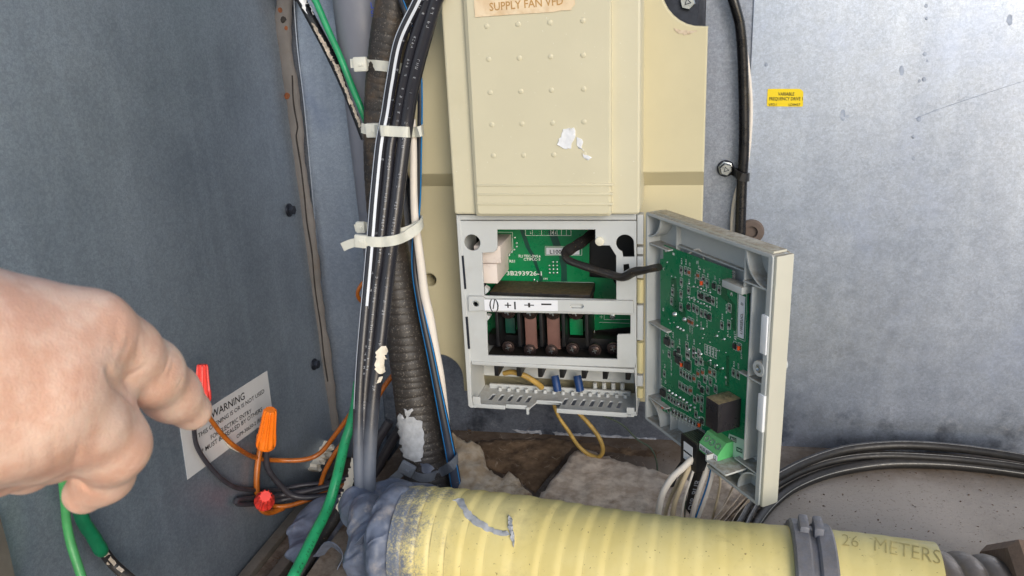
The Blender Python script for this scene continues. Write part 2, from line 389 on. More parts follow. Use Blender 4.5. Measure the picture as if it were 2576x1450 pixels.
def oversprayed(name, base, z0, z1, paint=lin(112, 118, 130), rough=.35, dirty=0):
    t = NT(name); X, Y, Z = t.wz(); k = t.mix(t.mr(t.noise(420, 2), .7 - dirty * .1, .76 - dirty * .1), base, lin(104, 98, 90))
    if dirty: k = t.mix(t.math('MULTIPLY', t.mr(Z, .0, .2), t.mr(t.noise(22, 6, .75), .42, .62)), k, lin(84, 70, 56))
    edge = t.math('ADD', Z, t.math('MULTIPLY', t.math('SUBTRACT', t.noise(30, 5, .7), .5), .09)); f = t.mr(edge, z0, z1)
    k = t.mix(f, k, t.mix(t.noise(60, 4), tuple(x * .75 for x in paint[:3]) + (1,), paint)); t.col(k)
    t.rough(t.mr(f, 0, 1, rough, .6)); t.bump(t.noise(400, 3), .2, .0006); return t.m
M['bundle'] = oversprayed('black jacket with grey overspray', lin(40, 40, 47), -.05, -.17, rough=.27)
M['conduit'] = oversprayed('black ribbed conduit', lin(48, 44, 42), -.16, -.34, lin(96, 98, 104), .5, 1)
M['blueblack'] = oversprayed('black blue jacket', lin(34, 36, 44), -.12, -.26, lin(78, 88, 112), .4)
M['white_cable'] = basic('off white jacket', lin(226, 218, 208), .45, var=.05, grime=.25, gcol=lin(170, 155, 135), gs=30)
M['cream_cable'] = basic('yellowed white jacket', lin(205, 188, 158), .5, var=.1, grime=.4, gcol=lin(140, 118, 90), gs=40)
M['print'] = basic('white print', lin(168, 172, 180), .6, var=.1, bump=0)
M['print_white'] = basic('bright white stripe', lin(212, 217, 226), .4, var=.02, bump=0)
M['blue'] = basic('blue stripe', lin(30, 130, 200), .4, var=.1, bump=0)
M['blue_lead'] = basic('blue lead', lin(16, 56, 110), .45, var=.1, bump=0)  # blue darkened for the shade inside the wiring box
M['blue_ink'] = basic('blue ink', lin(50, 80, 190), .5, var=.1, bump=0)
M['ink'] = basic('black ink', lin(24, 24, 28), .6, var=.1, bump=0)
M['green'] = basic('green wire jacket', lin(38, 150, 98), .35, var=.12, vs=60, bump=.05)
M['green_pale'] = basic('pale green wire jacket', lin(70, 150, 88), .4, var=.12, vs=60, bump=.05, grime=.3, gcol=lin(120, 130, 80))
M['green_tape'] = basic('green tape', lin(10, 110, 72), .4, var=.12, vs=80, bump=.25, bs=160)
M['brown_wire'] = basic('brown orange wire', lin(172, 94, 30), .35, var=.18, vs=60, bump=.05)
M['black_wire'] = basic('black wire', lin(56, 54, 60), .4, var=.18, vs=60, bump=.05)
M['yellow_wire'] = basic('yellow wire', lin(180, 146, 74), .5, var=.15, vs=70, grime=.7, gcol=lin(92, 76, 50), gs=30)
M['thin_green'] = basic('thin green wire', lin(72, 84, 66), .6, var=.2)
M['nut_red'] = basic('red plastic', lin(226, 62, 52), .4, var=.06, bump=.05)
M['nut_orange'] = basic('orange plastic', lin(246, 124, 28), .38, var=.05, bump=.05)
M['steel'] = basic('zinc plated steel', lin(175, 180, 182), .35, 1., var=.12, vs=120, bump=.1)
M['dark_steel'] = basic('dark steel', lin(60, 64, 74), .45, .8, var=.15, vs=120)
M['rust_steel'] = basic('tarnished screw', lin(70, 58, 56), .35, .7, var=.25, vs=160)
M['copper'] = basic('brown busbar', lin(126, 92, 84), .5, .3, var=.1, vs=40, grime=.2, gcol=lin(96, 64, 56))
M['black_pl'] = basic('black plastic', lin(22, 22, 25), .45, var=.15, bump=.06, dust=.3, dcol=lin(80, 68, 54))
M['dusty_black'] = basic('dusty black plastic', lin(36, 34, 34), .7, var=.3, vs=60, dust=1., dcol=lin(96, 80, 56), grime=.6, gcol=lin(84, 68, 48), gs=60, bump=.6, bs=200)
M['pcb'] = basic('green circuit board', lin(14, 124, 80), .3, var=.1, vs=25, bump=.03, spec=.5)
M['pcb_main'] = basic('deep green circuit board', lin(10, 128, 76), .32, var=.08, vs=25, bump=.03)
M['trace'] = basic('dark board trace', lin(24, 74, 62), .35, var=.08, bump=0)
M['trace2'] = basic('board trace', lin(10, 94, 58), .3, var=.08, bump=0)
M['silk'] = basic('board print', lin(222, 228, 222), .6, var=.05, bump=0)
M['solder'] = basic('solder', lin(196, 200, 200), .3, .9, var=.15, vs=200, bump=0)
M['chip'] = basic('chip black', lin(40, 42, 44), .4, var=.15, bump=0)
M['chip_brown'] = basic('capacitor brown', lin(140, 78, 50), .4, var=.1, bump=0)
M['diode'] = basic('orange glass diode', lin(226, 84, 34), .2, var=.1, bump=0)
M['ceramic'] = basic('white ceramic', lin(222, 210, 202), .7, var=.05, vs=40, grime=.45, gcol=lin(170, 148, 136), gs=45, bump=.2)
M['terminal'] = basic('green terminal plastic', lin(96, 186, 116), .4, var=.05, dust=.3)
M['mint'] = basic('pale board end', lin(186, 210, 196), .5, var=.03, bump=0)
M['relay'] = basic('dark relay case', lin(42, 40, 44), .3, var=.08, vs=20, dust=1., dcol=lin(140, 124, 96), bump=.05)
M['paper'] = basic('white label', lin(232, 234, 240), .45, var=.02, bump=0)
M['paper_grey'] = basic('silvery label', lin(205, 205, 206), .4, .1, var=.03, bump=.05)
M['sticker_yellow'] = basic('yellow label', lin(238, 208, 8), .45, var=.04, bump=0)
M['sticker_tan'] = basic('weathered tan label', lin(222, 192, 152), .6, var=.08, vs=60, c2=lin(238, 220, 190), grime=.35, gcol=lin(205, 165, 112), gs=30)
M['tan_ink'] = basic('faded brown print', lin(184, 142, 84), .6, var=.1, bump=0)
M['paint'] = basic('white paint flake', lin(226, 228, 232), .55, var=.05, vs=80, bump=.5, bs=160)
M['paint_cream'] = basic('cream sealant flake', lin(232, 222, 204), .6, var=.08, vs=80, bump=.5, bs=160)
M['paint_grey'] = basic('pale grey paint flake', lin(172, 174, 178), .7, var=.12, vs=120, bump=.9, bs=260)
M['caulk'] = basic('old brown sealant', lin(100, 96, 94), .65, var=.12, vs=25, grime=.5, gcol=lin(92, 80, 70), gs=30, bump=.3, bs=120)
M['crack'] = basic('crack', lin(40, 36, 34), .9, var=.1, bump=0)
M['stain'] = basic('grey stain', lin(150, 160, 178), .5, .6, var=.15, bump=0)
M['rust'] = basic('rust', lin(112, 64, 36), .85, var=.3, vs=200)
M['pvc'] = basic('grey pipe', lin(116, 119, 130), .45, var=.06, vs=12, bump=.03)
M['insul'] = basic('dirty insulation facing', lin(200, 176, 154), .9, var=.16, vs=60, c2=lin(228, 210, 190), grime=.65, gcol=lin(126, 96, 70), gs=25, bump=1., bs=520)
M['insul_brown'] = basic('stained insulation', lin(194, 168, 138), .9, var=.2, vs=40, c2=lin(212, 198, 178), grime=.8, gcol=lin(112, 82, 48), gs=18, bump=.8, bs=380)
M['fibre'] = basic('loose fibre', lin(168, 150, 132), .9, var=.3, vs=80, bump=0)
M['paper_fold'] = basic('torn backing paper', lin(196, 178, 156), .85, var=.18, vs=60, grime=.6, gcol=lin(120, 98, 80), gs=30, bump=.6)
M['seal'] = basic('grey painted sealant', lin(98, 106, 124), .5, var=.22, vs=50, grime=.7, gcol=lin(154, 148, 146), gs=30, bump=.5, bs=220)
M['coax_line'] = basic('dull pale line', lin(150, 147, 142), .6, var=.3, vs=300, bump=0)
M['lime'] = basic('lime crust', lin(176, 178, 184), .85, var=.2, vs=120, bump=.6)
M['rail'] = basic('stained rail', lin(112, 106, 98), .55, .3, var=.2, vs=20, grime=.5, gcol=lin(92, 70, 52), gs=30, bump=.3)
M['debris'] = basic('rust crumbs', lin(92, 70, 52), .9, var=.4, vs=90)
M['crust'] = basic('brown crust', lin(104, 80, 58), .85, var=.3, vs=40, c2=lin(142, 116, 90), grime=.7, gcol=lin(52, 40, 32), gs=30, bump=.7, bs=300)
M['fitting'] = basic('brown iron fitting', lin(120, 100, 86), .7, .2, var=.12, vs=40, dust=.8, dcol=lin(150, 124, 104), bump=.5, bs=260)
M['grommet'] = basic('brown rubber', lin(96, 84, 78), .7, var=.2, dust=.4)
M['iron'] = basic('grey cast strap', lin(122, 124, 132), .5, .35, var=.14, vs=60, dust=.5, dcol=lin(140, 130, 120), bump=.6, bs=240)
M['thread'] = basic('dull threaded metal', lin(124, 116, 110), .45, .4, var=.14, vs=50, dust=.4, bump=.3)
M['coax'] = basic('dusty black coax', lin(34, 33, 33), .42, var=.25, vs=80, dust=.25, dcol=lin(96, 84, 70), bump=.4)
t = NT('yellow ribbed tubing'); X, Y, Z = t.wz()
k = t.mix(t.mr(t.noise(9, 5), .3, .7), lin(226, 206, 130), lin(236, 220, 154)); k = t.mix(t.mr(t.noise(260, 3), .66, .74), k, lin(150, 128, 78))
k = t.mix(t.mr(t.noise(28, 5, .7), .6, .8, 0, .55), k, lin(168, 150, 100))
sp = t.math('ADD', X, t.math('MULTIPLY', t.math('SUBTRACT', t.noise(26, 4, .7), .5), .16)); f = t.math('ADD', t.mr(sp, -.03, -.135), t.math('MULTIPLY', t.mr(Z, -.17, -.24), t.mr(sp, .02, -.08, 0, .5)))
k = t.mix(t.mr(t.math('SUBTRACT', f, t.math('MULTIPLY', t.mr(t.noise(330, 4, .8), .25, .75), .7)), -.08, .75), k, lin(108, 116, 132))
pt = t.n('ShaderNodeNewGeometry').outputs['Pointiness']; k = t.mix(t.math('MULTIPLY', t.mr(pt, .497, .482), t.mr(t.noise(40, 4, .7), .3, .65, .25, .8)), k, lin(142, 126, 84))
k = t.mix(t.math('MULTIPLY', t.mr(t.noise(11, 6, .75), .5, .7), .35), k, lin(168, 152, 108))
t.col(k); t.rough(t.mr(t.noise(35, 4), .3, .7, .4, .6)); t.bump(t.noise(90, 4), .2, .001); M['yellow'] = t.m
t = NT('skin'); a = t.noise(60, 5, .65); k = t.mix(t.mr(a, .35, .65), lin(226, 176, 150), lin(242, 205, 182))
k = t.mix(t.mr(t.noise(110, 3, .6), .64, .74, 0, .3), k, lin(212, 150, 128)); k = t.mix(t.mr(t.noise(24, 4), .5, .72, 0, .2), k, lin(226, 168, 152)); t.col(k)
t.rough(.42); t.b.inputs['Subsurface Weight'].default_value = .12; t.b.inputs['Subsurface Radius'].default_value = (.006, .002, .001)
st = t.noise(520, 4, .65, t.mapping((1.6, .8, .8), (0, 0, .6))); vv = t.voro(1300, 'Distance'); t.bump(t.math('ADD', t.math('MULTIPLY', vv, .8), st), .24, .0008); M['skin'] = t.m

# ================================================================ the setting
fl = MB()                                  # cabinet floor: one sheet with a shallow gutter along the left wall, carried on outside the cabinet
def fz(x): return -.25 + .03 * x
rowsx = [-.403, -.30, -.262, 0, .35, .75, 1.2]; zs = [-.325, -.323, fz(-.262), fz(0), fz(.35), fz(.75), fz(1.2)]
ysr = [0.0, -.2, -.4, -.62]
for y in ysr:
    for x, z in zip(rowsx, zs): fl.v.append((x, y, z))
nx = len(rowsx); fl.f = [(j * nx + i, (j + 1) * nx + i, (j + 1) * nx + i + 1, j * nx + i + 1) for j in range(len(ysr) - 1) for i in range(nx - 1)]
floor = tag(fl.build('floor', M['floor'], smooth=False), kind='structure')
gm = MB().box(Fr((0, 0, 0), (1, 0, 0), (0, 1, 0)), -300, 300, -300, 300, -.62, -.6); tag(gm.build('ground', M['roofdeck'], smooth=False), kind='structure')
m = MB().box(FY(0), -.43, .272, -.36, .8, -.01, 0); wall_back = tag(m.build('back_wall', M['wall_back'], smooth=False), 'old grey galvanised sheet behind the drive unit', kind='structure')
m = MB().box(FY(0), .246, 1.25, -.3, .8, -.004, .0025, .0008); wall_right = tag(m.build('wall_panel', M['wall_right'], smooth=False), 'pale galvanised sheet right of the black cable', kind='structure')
m = MB(); prof = [(XL, -.62), (XL, -.10), (XL + .0004, -.088), (XL + .0012, -.078), (XL + .006, 0)]
vs = [(x, y, z) for z in (-.36, .8) for x, y in prof] + [(x - .005, y, z) for z in (-.36, .8) for x, y in prof]; n = len(prof)
m.add(vs, [(i, i + 1, n + i + 1, n + i) for i in range(n - 1)] + [(2 * n + i + 1, 2 * n + i, 3 * n + i, 3 * n + i + 1) for i in range(n - 1)] + [(0, n, 3 * n, 2 * n), (n - 1, 3 * n - 1, 4 * n - 1, 2 * n - 1)])
wall_left = tag(m.build('left_wall', M['wall_left'], ang=60), 'dark grey galvanised side wall behind the hand', kind='structure')
fr = FY(-.0035)
fo = fr.qs([(722, -250), (806, -250), (845, 0), (912, 330), (935, 640), (975, 1150), (850, 1150), (800, 700), (770, 350)])
flange = tag(plate('wall_flange', fr, fo, [], -.0035, 0, M['flange'], None, .0005), 'blue grey sheet metal flange between the corner sealant and the black conduit', kind='structure')
# fold line of the flange: a thin raised lip
lp = [P(u, v, -.004) for u, v in [(722, -230), (738, -20), (748, 120), (764, 250), (780, 420), (800, 640), (825, 900)]]
tag(tube([tuple(p) for p in lp], .0014, .02, 8).build('flange_fold', M['flange'], flange), None)
# corner sealant: a fat uneven bead with a long crack
bp, bw = [], [(688, -240, 56), (715, -30, 58), (712, 60, 52), (720, 150, 48), (735, 240, 50), (745, 330, 48), (752, 420, 44), (768, 520, 46), (782, 640, 50), (797, 780, 48), (815, 900, 50), (828, 1000, 44), (838, 1080, 40)]
for u, v, wd in bw:
    p = P(u, v, -.012); bp.append((p.x, p.y, p.z, wd * .84 * px(p) / 2))
bead = empty('sealant_bead', P(840, 1080, -.01), 'cracked brown sealant bead running down the corner between the two grey walls', 'sealant')
beadt = tube(bp, None, .008, 16, rmod=lambda s: 1 + .07 * math.sin(s * 90) + .05 * math.sin(s * 231), squash=.45)
bead_o = beadt.build('bead', M['caulk'], bead)
cr = [(736, 190), (740, 260), (748, 320), (747, 345), (757, 420), (767, 500), (774, 560), (785, 640), (795, 730), (807, 820), (817, 900), (826, 960)]
bv = bvh_of(bead_o, wall_back, wall_left)
def raypt(u, v, b, off=0.):
    r = Vector(ray(u, v)).normalized(); h = b.ray_cast(Vector(CAM), r)
    return h[0] - r * off if h[0] else None
cp = [raypt(u + random.uniform(-2, 2), v, bv, .0004) for u, v in cr]
tube([tuple(p) for p in cp if p], .0011, .006, 6).build('crack', M['crack'], bead)
for i, (u, v, r) in enumerate([(705, 26, 7), (712, 50, 9), (720, 71, 6), (722, 242, 9)]):
    o = decal('rust_spot', [(u + r * math.cos(a) * random.uniform(.6, 1), v + r * math.sin(a)) for a in np.arange(0, 6.2, .8)], bv, M['rust'] if i != 1 else M['crack'], bead, .0006, 5)
# grey pipe behind the conduit
pc = [P(904, v, -.05) for v in (-60, 330, 760)]
pipe = empty('grey_pipe', pc[2], 'smooth grey plastic pipe behind the black conduit at the top', 'pipe')
MB().cyl(P(902, -80, -.042) + Vector((-.004, 0, .2)), Vector((P(902, -80, -.042).x, -.042, -.05)), .036, n=32).build('pipe_wall', M['pvc'], pipe)
tx = MB(); text_px(tx, 'L', FY(-.0795), (934, 22), (942, 21), 0, 15); text_px(tx, '5', FY(-.0795), (934, 42), (942, 41), 0, 14)
tx.build('blue_marking', M['blue_ink'], pipe, False)
# rails in the gutter
for i, (xa, h, lab) in enumerate([(-.388, .010, 'stained metal rail on the floor nearest the dark left wall'), (-.345, .014, 'stained metal rail in the middle of the floor gutter'), (-.312, .018, 'stained metal rail on the floor nearest the grey sealant')]):
    m = MB().box(Fr((0, 0, 0), (1, 0, 0), (0, 1, 0)), xa - .008, xa + .008, -.5, -.02, -.324, -.324 + h, .0015)
    tag(m.build('floor_rail', M['rail']), lab, 'rail', 'metal rails in the floor gutter')
# crumbs of rust and dirt
db = MB()
def crumb(x, y, z, s):
    a = [Vector((random.uniform(-1, 1), random.uniform(-1, 1), random.uniform(-.2, .8))) * s + Vector((x, y, z)) for _ in range(5)]
    db.add(a, [(0, 1, 2), (0, 2, 3), (0, 3, 1), (4, 1, 2), (4, 2, 3), (4, 3, 1)])
for _ in range(500): crumb(random.uniform(-.37, -.318), random.uniform(-.42, -.03), -.322, random.uniform(.0008, .003))
for _ in range(650):
    x = random.uniform(.02, .72); y = random.uniform(-.3, -.01); crumb(x, y, fz(x), random.uniform(.0005, .0019))
for _ in range(200): crumb(random.uniform(-.2, .3), random.uniform(-.09, -.005), fz(0), random.uniform(.001, .004))
for i, (u, v, r) in enumerate([(2330, 15, 6), (2331, 47, 5), (2327, 136, 7), (2333, 154, 4), (2325, 200, 7), (2313, 204, 5), (2298, 344, 6), (2120, 290, 9), (2132, 293, 5), (2269, 178, 8), (2312, 300, 8), (2299, 399, 6), (2540, 50, 9), (1928, 163, 6)]):
    st_ = 1 if i not in (7, 9, 12) else 1.8
    decal('stain_spot', [(u + r * math.cos(a) * random.uniform(.7, 1), v + st_ * r * math.sin(a) * random.uniform(.8, 1)) for a in np.arange(0, 6.2, .7)], bvh_of(wall_right), M['stain'], wall_right, .0003, 5, .8)
for nm, l in (('scratch', [(2300, 300), (2315, 291), (2400, 262), (2490, 232), (2620, 190)]),):
    tube([tuple(P(u, v, -.0026)) for u, v in l], .0003, .02, 6).build(nm, M['stain'], wall_right)
bvw = bvh_of(wall_back)
for l in ([(1390, 1086), (1450, 1091), (1520, 1094), (1600, 1100), (1650, 1104), (1650, 1112), (1580, 1108), (1500, 1103), (1440, 1101), (1395, 1095)], [(1290, 1080), (1330, 1084), (1360, 1083), (1365, 1090), (1320, 1092)]):
    decal('lime_crust', l, bvw, M['lime'], wall_back, .0012, 5, 2.5, 60)
tag(db.build('floor_debris', M['debris'], smooth=False, fix=False), kind='stuff', label='rust crumbs and dirt scattered over the cabinet floor')

# ================================================================ drive unit
DU = empty('drive_unit', (0, -.06, -.14), 'beige wall mounted motor drive with its grey terminal compartment open', 'drive unit')
# heat sink base with notched corners
fb = FY(-.075); fu = FY(-.095)
hz = [fb.q(1170, 985)[1], fb.q(1108, 893)[1]]
NB = hz[1]; zb = hz[0]; zst = fb.q(1765, 452)[1]
xr_, xl_ = .1925, -.1905
zt = .372; nx0, nz0 = fu.q(1662, 0)[0], fu.q(1740, 68)[1]
nr = .05
low = [(xl_, zst), (xl_, NB)] + [( -.127 + .004, NB - .0)] + arc(-.131, NB - .036, .036, 90, 0)[0:] + [(-.095, zb), (.17, zb), (xr_, zb + .03), (xr_, zst)]
low = [(xl_, zst), (xl_, NB)] + arc(fb.q(1165, 960)[0] - .034, NB - .034, .034, 90, 0) + [(fb.q(1165, 960)[0], zb), (.17, zb), (xr_, zb + .02), (xr_, zst)]
hole = arc(*fb.q(1081, 705), 16.5 * px(P(1081, 705, -.075)), 0, 350, 24)
base = plate('base_casting', fb, low, [hole, [(-.1125, -.116), (.1125, -.116), (.1125, .126), (-.1125, .126)]], -.06, 0, M['beige_base'], DU, .002)
up = [(xl_, fu.q(1765, 433)[1] - .001), (xr_, fu.q(1765, 433)[1] - .001), (xr_, nz0)] + [(nx0 + .05, nz0)] + arc(nx0 + .048, nz0 + .048, .048, 270, 180)[1:] + [(nx0, .56), (xl_, .56)]
plate('base_shoulder', fu, up, [], -.02, 0, M['beige_base'], DU, .002)
# the sloped ledge below the shoulder
lg = MB(); z1, z2 = fu.q(1765, 433)[1], fb.q(1765, 467)[1] + .004
for xa, xb in ((xl_, xr_),):
    lg.add([(xa, -.0945, z1), (xb, -.0945, z1), (xb, -.0745, z2 - .004), (xa, -.0745, z2 - .004), (xa, -.06, z1), (xb, -.06, z1), (xb, -.06, z2 - .004), (xa, -.06, z2 - .004)], [(0, 1, 2, 3), (4, 7, 6, 5), (0, 4, 5, 1), (3, 2, 6, 7), (0, 3, 7, 4), (1, 5, 6, 2)])
lg.build('base_ledge', M['beige_base'], DU)
MB().box(FY(0), xl_ + .01, xr_ - .012, NB + .01, .56, .004, .05).build('heat_sink', M['dark_steel'], DU, False)
# front cover
fc = FY(-.152)
co = fc.qs([(1104, -60), (1143, 540), (1609, 540), (1612, -60)])
cov = plate('front_cover', fc, rounded(co, .004), [], -.074, 0, M['beige'], DU, .0025)
fp = FY(-.162)
pa, pb = fp.qs([(1160, -60), (1196, 545), (1537, 545), (1537, -60)]), fp.qs([(1171, -60), (1203, 538), (1531, 538), (1533, -60)])
pm = MB(); oa, ob = rounded(pa, .004), rounded(pb, .004); n = len(oa)
vs = [FY(-.1515).w(a, b) for a, b in oa] + [FY(-.159).w(a * .999, b) for a, b in oa] + [fp.w(a, b) for a, b in ob]
fs = [(i, (i + 1) % n, n + (i + 1) % n, n + i) for i in range(n)] + [(n + i, n + (i + 1) % n, 2 * n + (i + 1) % n, 2 * n + i) for i in range(n)] + [tuple(range(2 * n, 3 * n))]
pm.add(vs, fs); rp = pm.build('raised_panel', M['beige'], DU, True, 25)
for v in (466, 489, 514):                 # three moulded lines
    g = MB(); a = fp.q(1194, v - 1); b = fp.q(1536, v - 1); m0 = (a[1] + b[1]) / 2
    g.box(fp, a[0] + .003, b[0] + .003, m0 - .0017, m0 + .0011, -.002, .0011, .0005); g.build('moulded_line', M['beige'], DU)
bumps = [[(1224, 66), (1303, 61), (1383, 57), (1466, 52)], [(1229, 149), (1306, 146), (1385, 143), (1467, 139)], [(1233, 233), (1310, 230), (1387, 227), (1468, 224)], [(1237, 314), (1313, 312), (1390, 310), (1469, 307)], [(1241, 392), (1317, 391), (1393, 390), (1470, 388)]]
dm = None
for row in bumps:
    for u, v in row:
        p = P(u, v, -.162)
        if dm is None:
            q = MB().lathe((0, 0, 0), (0, -1, 0), [(-.001, .0031), (.0002, .0031), (.0006, .0026), (.0008, .0015), (.0009, .0004)], 14); dm = q.build('raised_dot', M['beige'], DU); o = dm
        else: o = dm.copy(); COL.objects.link(o)
        o.parent = DU; o.location = p - DU.location
dm.data.transform(Matrix.Translation(DU.location))
# weathered name label
fs_ = FY(-.1626); lab = fs_.qs([(1190, -40), (1195, 44), (1290, 37), (1390, 31), (1412, 27), (1436, 26), (1440, 19), (1446, 12), (1446, -40)])
nl = plate('name_label', fs_, lab, [], -.0002, .0005, M['sticker_tan'], DU)
tx = MB(); text_px(tx, 'SUPPLY FAN VFD', fs_, (1232, 28), (1417, 12), .0008, 19, .012); tx.build('faded_lettering', M['tan_ink'], nl, False)
bvp = bvh_of(rp, cov)
decal('paint_splash', [(1418, 325), (1445, 322), (1447, 345), (1438, 360), (1436, 374), (1424, 376), (1402, 362), (1410, 345)], bvp, M['paint'], DU, .0012, 6, 2, 3)
decal('paint_splash', [(1452, 347), (1466, 352), (1464, 372), (1470, 380), (1458, 374), (1450, 366)], bvp, M['paint'], DU, .0009, 5, 2, 4)
decal('paint_splash', [(1466, 386), (1478, 390), (1488, 396), (1480, 405), (1470, 398)], bvp, M['paint'], DU, .0009, 5, 1.5, 5)
decal('dirt_crust', [(1692, 70), (1712, 74), (1740, 78), (1756, 76), (1745, 85), (1722, 87), (1705, 82)], bvh_of(base, bpy.data.objects['base_shoulder']), M['insul_brown'], DU, .0006, 5, 3, 6)
# notch bolt with washer
def bolt(name, loc, axis, r, label, cat, group=None, washer=1.5, mark=True, mat='steel', wmat='dark_steel', par=None):
    ax = Vector(axis).normalized()
    if par is None: root = empty(name, loc, label, cat, group)
    else: root = par
    loc = Vector(loc); a = ax.orthogonal().normalized(); b = ax.cross(a)
    MB().lathe(loc, ax, [(0, r * washer), (r * .18, r * washer), (r * .25, r * washer * .94)], 28).build('washer', M[wmat], root)
    MB().lathe(loc + ax * r * .25, ax, [(0, r * 1.12), (r * .16, r * 1.12), (r * .2, r * .98), (r * .75, r * .96), (r * .88, r * .84)], 6).build('hex_head', M[mat], root, True, 20)
    if mark:
        tri = MB(); pts = [loc + ax * (r * 1.16) + (a * math.cos(t) + b * math.sin(t)) * r * .5 for t in (0, 2.09, 4.19)]; pin = [loc + ax * (r * 1.16) + (a * math.cos(t) + b * math.sin(t)) * r * .3 for t in (0, 2.09, 4.19)]
        tri.add(pts + pin, [(i, (i + 1) % 3, 3 + (i + 1) % 3, 3 + i) for i in range(3)]); tri.build('head_mark', M['dark_steel'], root, False)
    return root
bolt('mounting_bolt', P(1730, 6, -.045), (0, -1, 0), .0098, 'hex bolt fixing the top right corner of the beige drive', 'bolt', None, 1.35)
MB().box(FY(0), nx0 - .01, xr_ - .003, nz0 - .015, .56, .002, .044, .004).build('mounting_ear', M['dark_steel'], DU)

# ---------------------------------------------------------------- terminal compartment
def Z7(x, y): return (1123.9 + .209 * x, 517.7 + .209 * y)
def Z8(x, y): return (1123.9 + .209 * x, 789.2 + .209 * y)
ff = FY(-.14)
outer = ff.qs([(1148, 556), (1601, 556), (1601, 926)]) + ff.qs([Z8(2250, 655), Z8(300, 583), (1176, 906)])
h1 = ff.qs([Z7(*p) for p in [(605, 290), (1787, 290), (1787, 440), (1830, 482), (1960, 482), (2037, 605), (2040, 1135), (450, 1085), (424, 572), (560, 562), (590, 545), (608, 510)]])
c0 = ff.q(*Z7(305, 447)); hc = arc(*c0, 21 * px(P(1187, 611, -.14)), 0, 350, 26)
c1 = ff.q(*Z7(2145, 455)); rr = 22.5 * px(P(1572, 612, -.14)); s1 = 1 / 1946.
kh = arc(*c1, rr, 0, 248, 22) + ff.qs([Z7(2122, 575), Z7(2122, 618), Z7(2262, 618)]) 
kh = arc(*c1, rr, 15, 250, 22) + [ff.q(*Z7(2122, 618)), ff.q(*Z7(2258, 618))]
h2 = ff.qs([Z8(478, -20), Z8(2210, 20), Z8(2210, 248), (Z8(2062, 252)), Z8(2050, 268), Z8(2050, 550), Z8(495, 505)])
slot = ff.qs([Z7(2125, 712), Z7(2190, 702), Z7(2200, 760), Z7(2128, 800)])
plate('front_frame', ff, outer, [h1, hc, kh, h2, slot], -.0032, 0, M['grey'], DU, .0007)
plate('top_strip', ff, ff.qs([Z7(160, 112), Z7(2280, 100), Z7(2280, 172), Z7(160, 172)]), [], -.02, .0005, M['grey'], DU, .0006)
# side walls of the compartment, rails beside the lower opening
def strip(name, pts, n0, n1, mat='grey', fr=ff, bev=.0008): return plate(name, fr, fr.qs(pts), [], n0, n1, M[mat], DU, bev)
strip('side_wall', [Z7(115, 112), Z7(158, 112), Z8(290, 600), Z8(300, 1000), Z8(315, 1105), Z8(352, 1110), Z8(352, 1132), Z8(290, 1132), Z8(260, 1105)], -.065, .0012)
strip('side_wall', [Z8(2255, 655), Z8(2288, 500), Z8(2288, 1237), Z8(2222, 1228), Z8(2222, 1190), Z8(2278, 1180)], -.06, 0)
for y0, y1 in ((575, 1010),):
    strip('edge_slot', [Z7(182, 600), Z7(205, 600), Z7(238, 1000), Z7(215, 1000)], .0002, .0016, 'dark_steel', bev=0)
strip('edge_slot', [Z8(228, 35), Z8(255, 35), Z8(283, 420), Z8(258, 420)], .0002, .0016, 'dark_steel', bev=0)
# shelf under the window
sh = MB(); zsh = ff.q(*Z8(1200, 640))[1]; tl = ff.q(*Z8(300, 583)); tr = ff.q(*Z8(2253, 655)); bl = ff.q(*Z8(300, 628)); br = ff.q(*Z8(2253, 705))
shz = (tl[1] + tr[1]) / 2; xa, xb = tl[0], tr[0]
sh.box(ff, xa, xb, shz - .0052, shz, -.06, .0012, .0007); sh.build('shelf', M['grey'], DU)
# cross bar with the terminal label
fbr = FY(-.1445)
bar = fbr.qs([Z7(*p) for p in [(256, 1092), (430, 1096), (462, 1128), (1330, 1136), (2245, 1148), (2248, 1304), (1340, 1275), (440, 1266), (264, 1274)]])
bslot = fbr.qs([Z7(*p) for p in [(1478, 1205), (1500, 1186), (1630, 1190), (1650, 1212), (1628, 1240), (1498, 1234)]])
bscr = arc(*fbr.q(*Z7(350, 1182)), 8 * px(P(1197, 765, -.14)), 0, 345, 16)
plate('cross_bar', fbr, rounded(bar, .0012), [rounded(bslot, .002), bscr], -.004, 0, M['grey'], DU, .0006)
m = MB(); c = P(*Z7(350, 1182), -.143); m.lathe(c, (0, -1, 0), [(-.006, .0045), (.0005, .0045), (.0008, .003), (-.003, .0022)], 18); m.build('thread_insert', M['steel'], DU)
ly = FY(-.1449); tl_ = plate('terminal_label', ly, ly.qs([Z7(450, 1131), Z7(1336, 1140), Z7(1338, 1270), Z7(458, 1262)]), [], 0, .0003, M['paper'], DU)
tx = MB()
for s_, a, b, h in (('(/)', (515, 1240), (628, 1242), 25), ('+1', (700, 1243), (832, 1248), 20), ('+', (935, 1236), (1053, 1238), 17), ('-', (1140, 1225), (1262, 1226), 26)):
    text_px(tx, s_, ly, Z7(*a), Z7(*b), .0005, h, .01)
tx.build('label_print', M['ink'], tl_, False)
cap = P(*Z7(1840, 432), -.1425); MB().lathe(cap, (0, -1, 0), [(-.003, .0055), (.0004, .0055), (.001, .0045)], 24).build('plug_cap', basic('cream cap', lin(220, 216, 198), .5), DU)
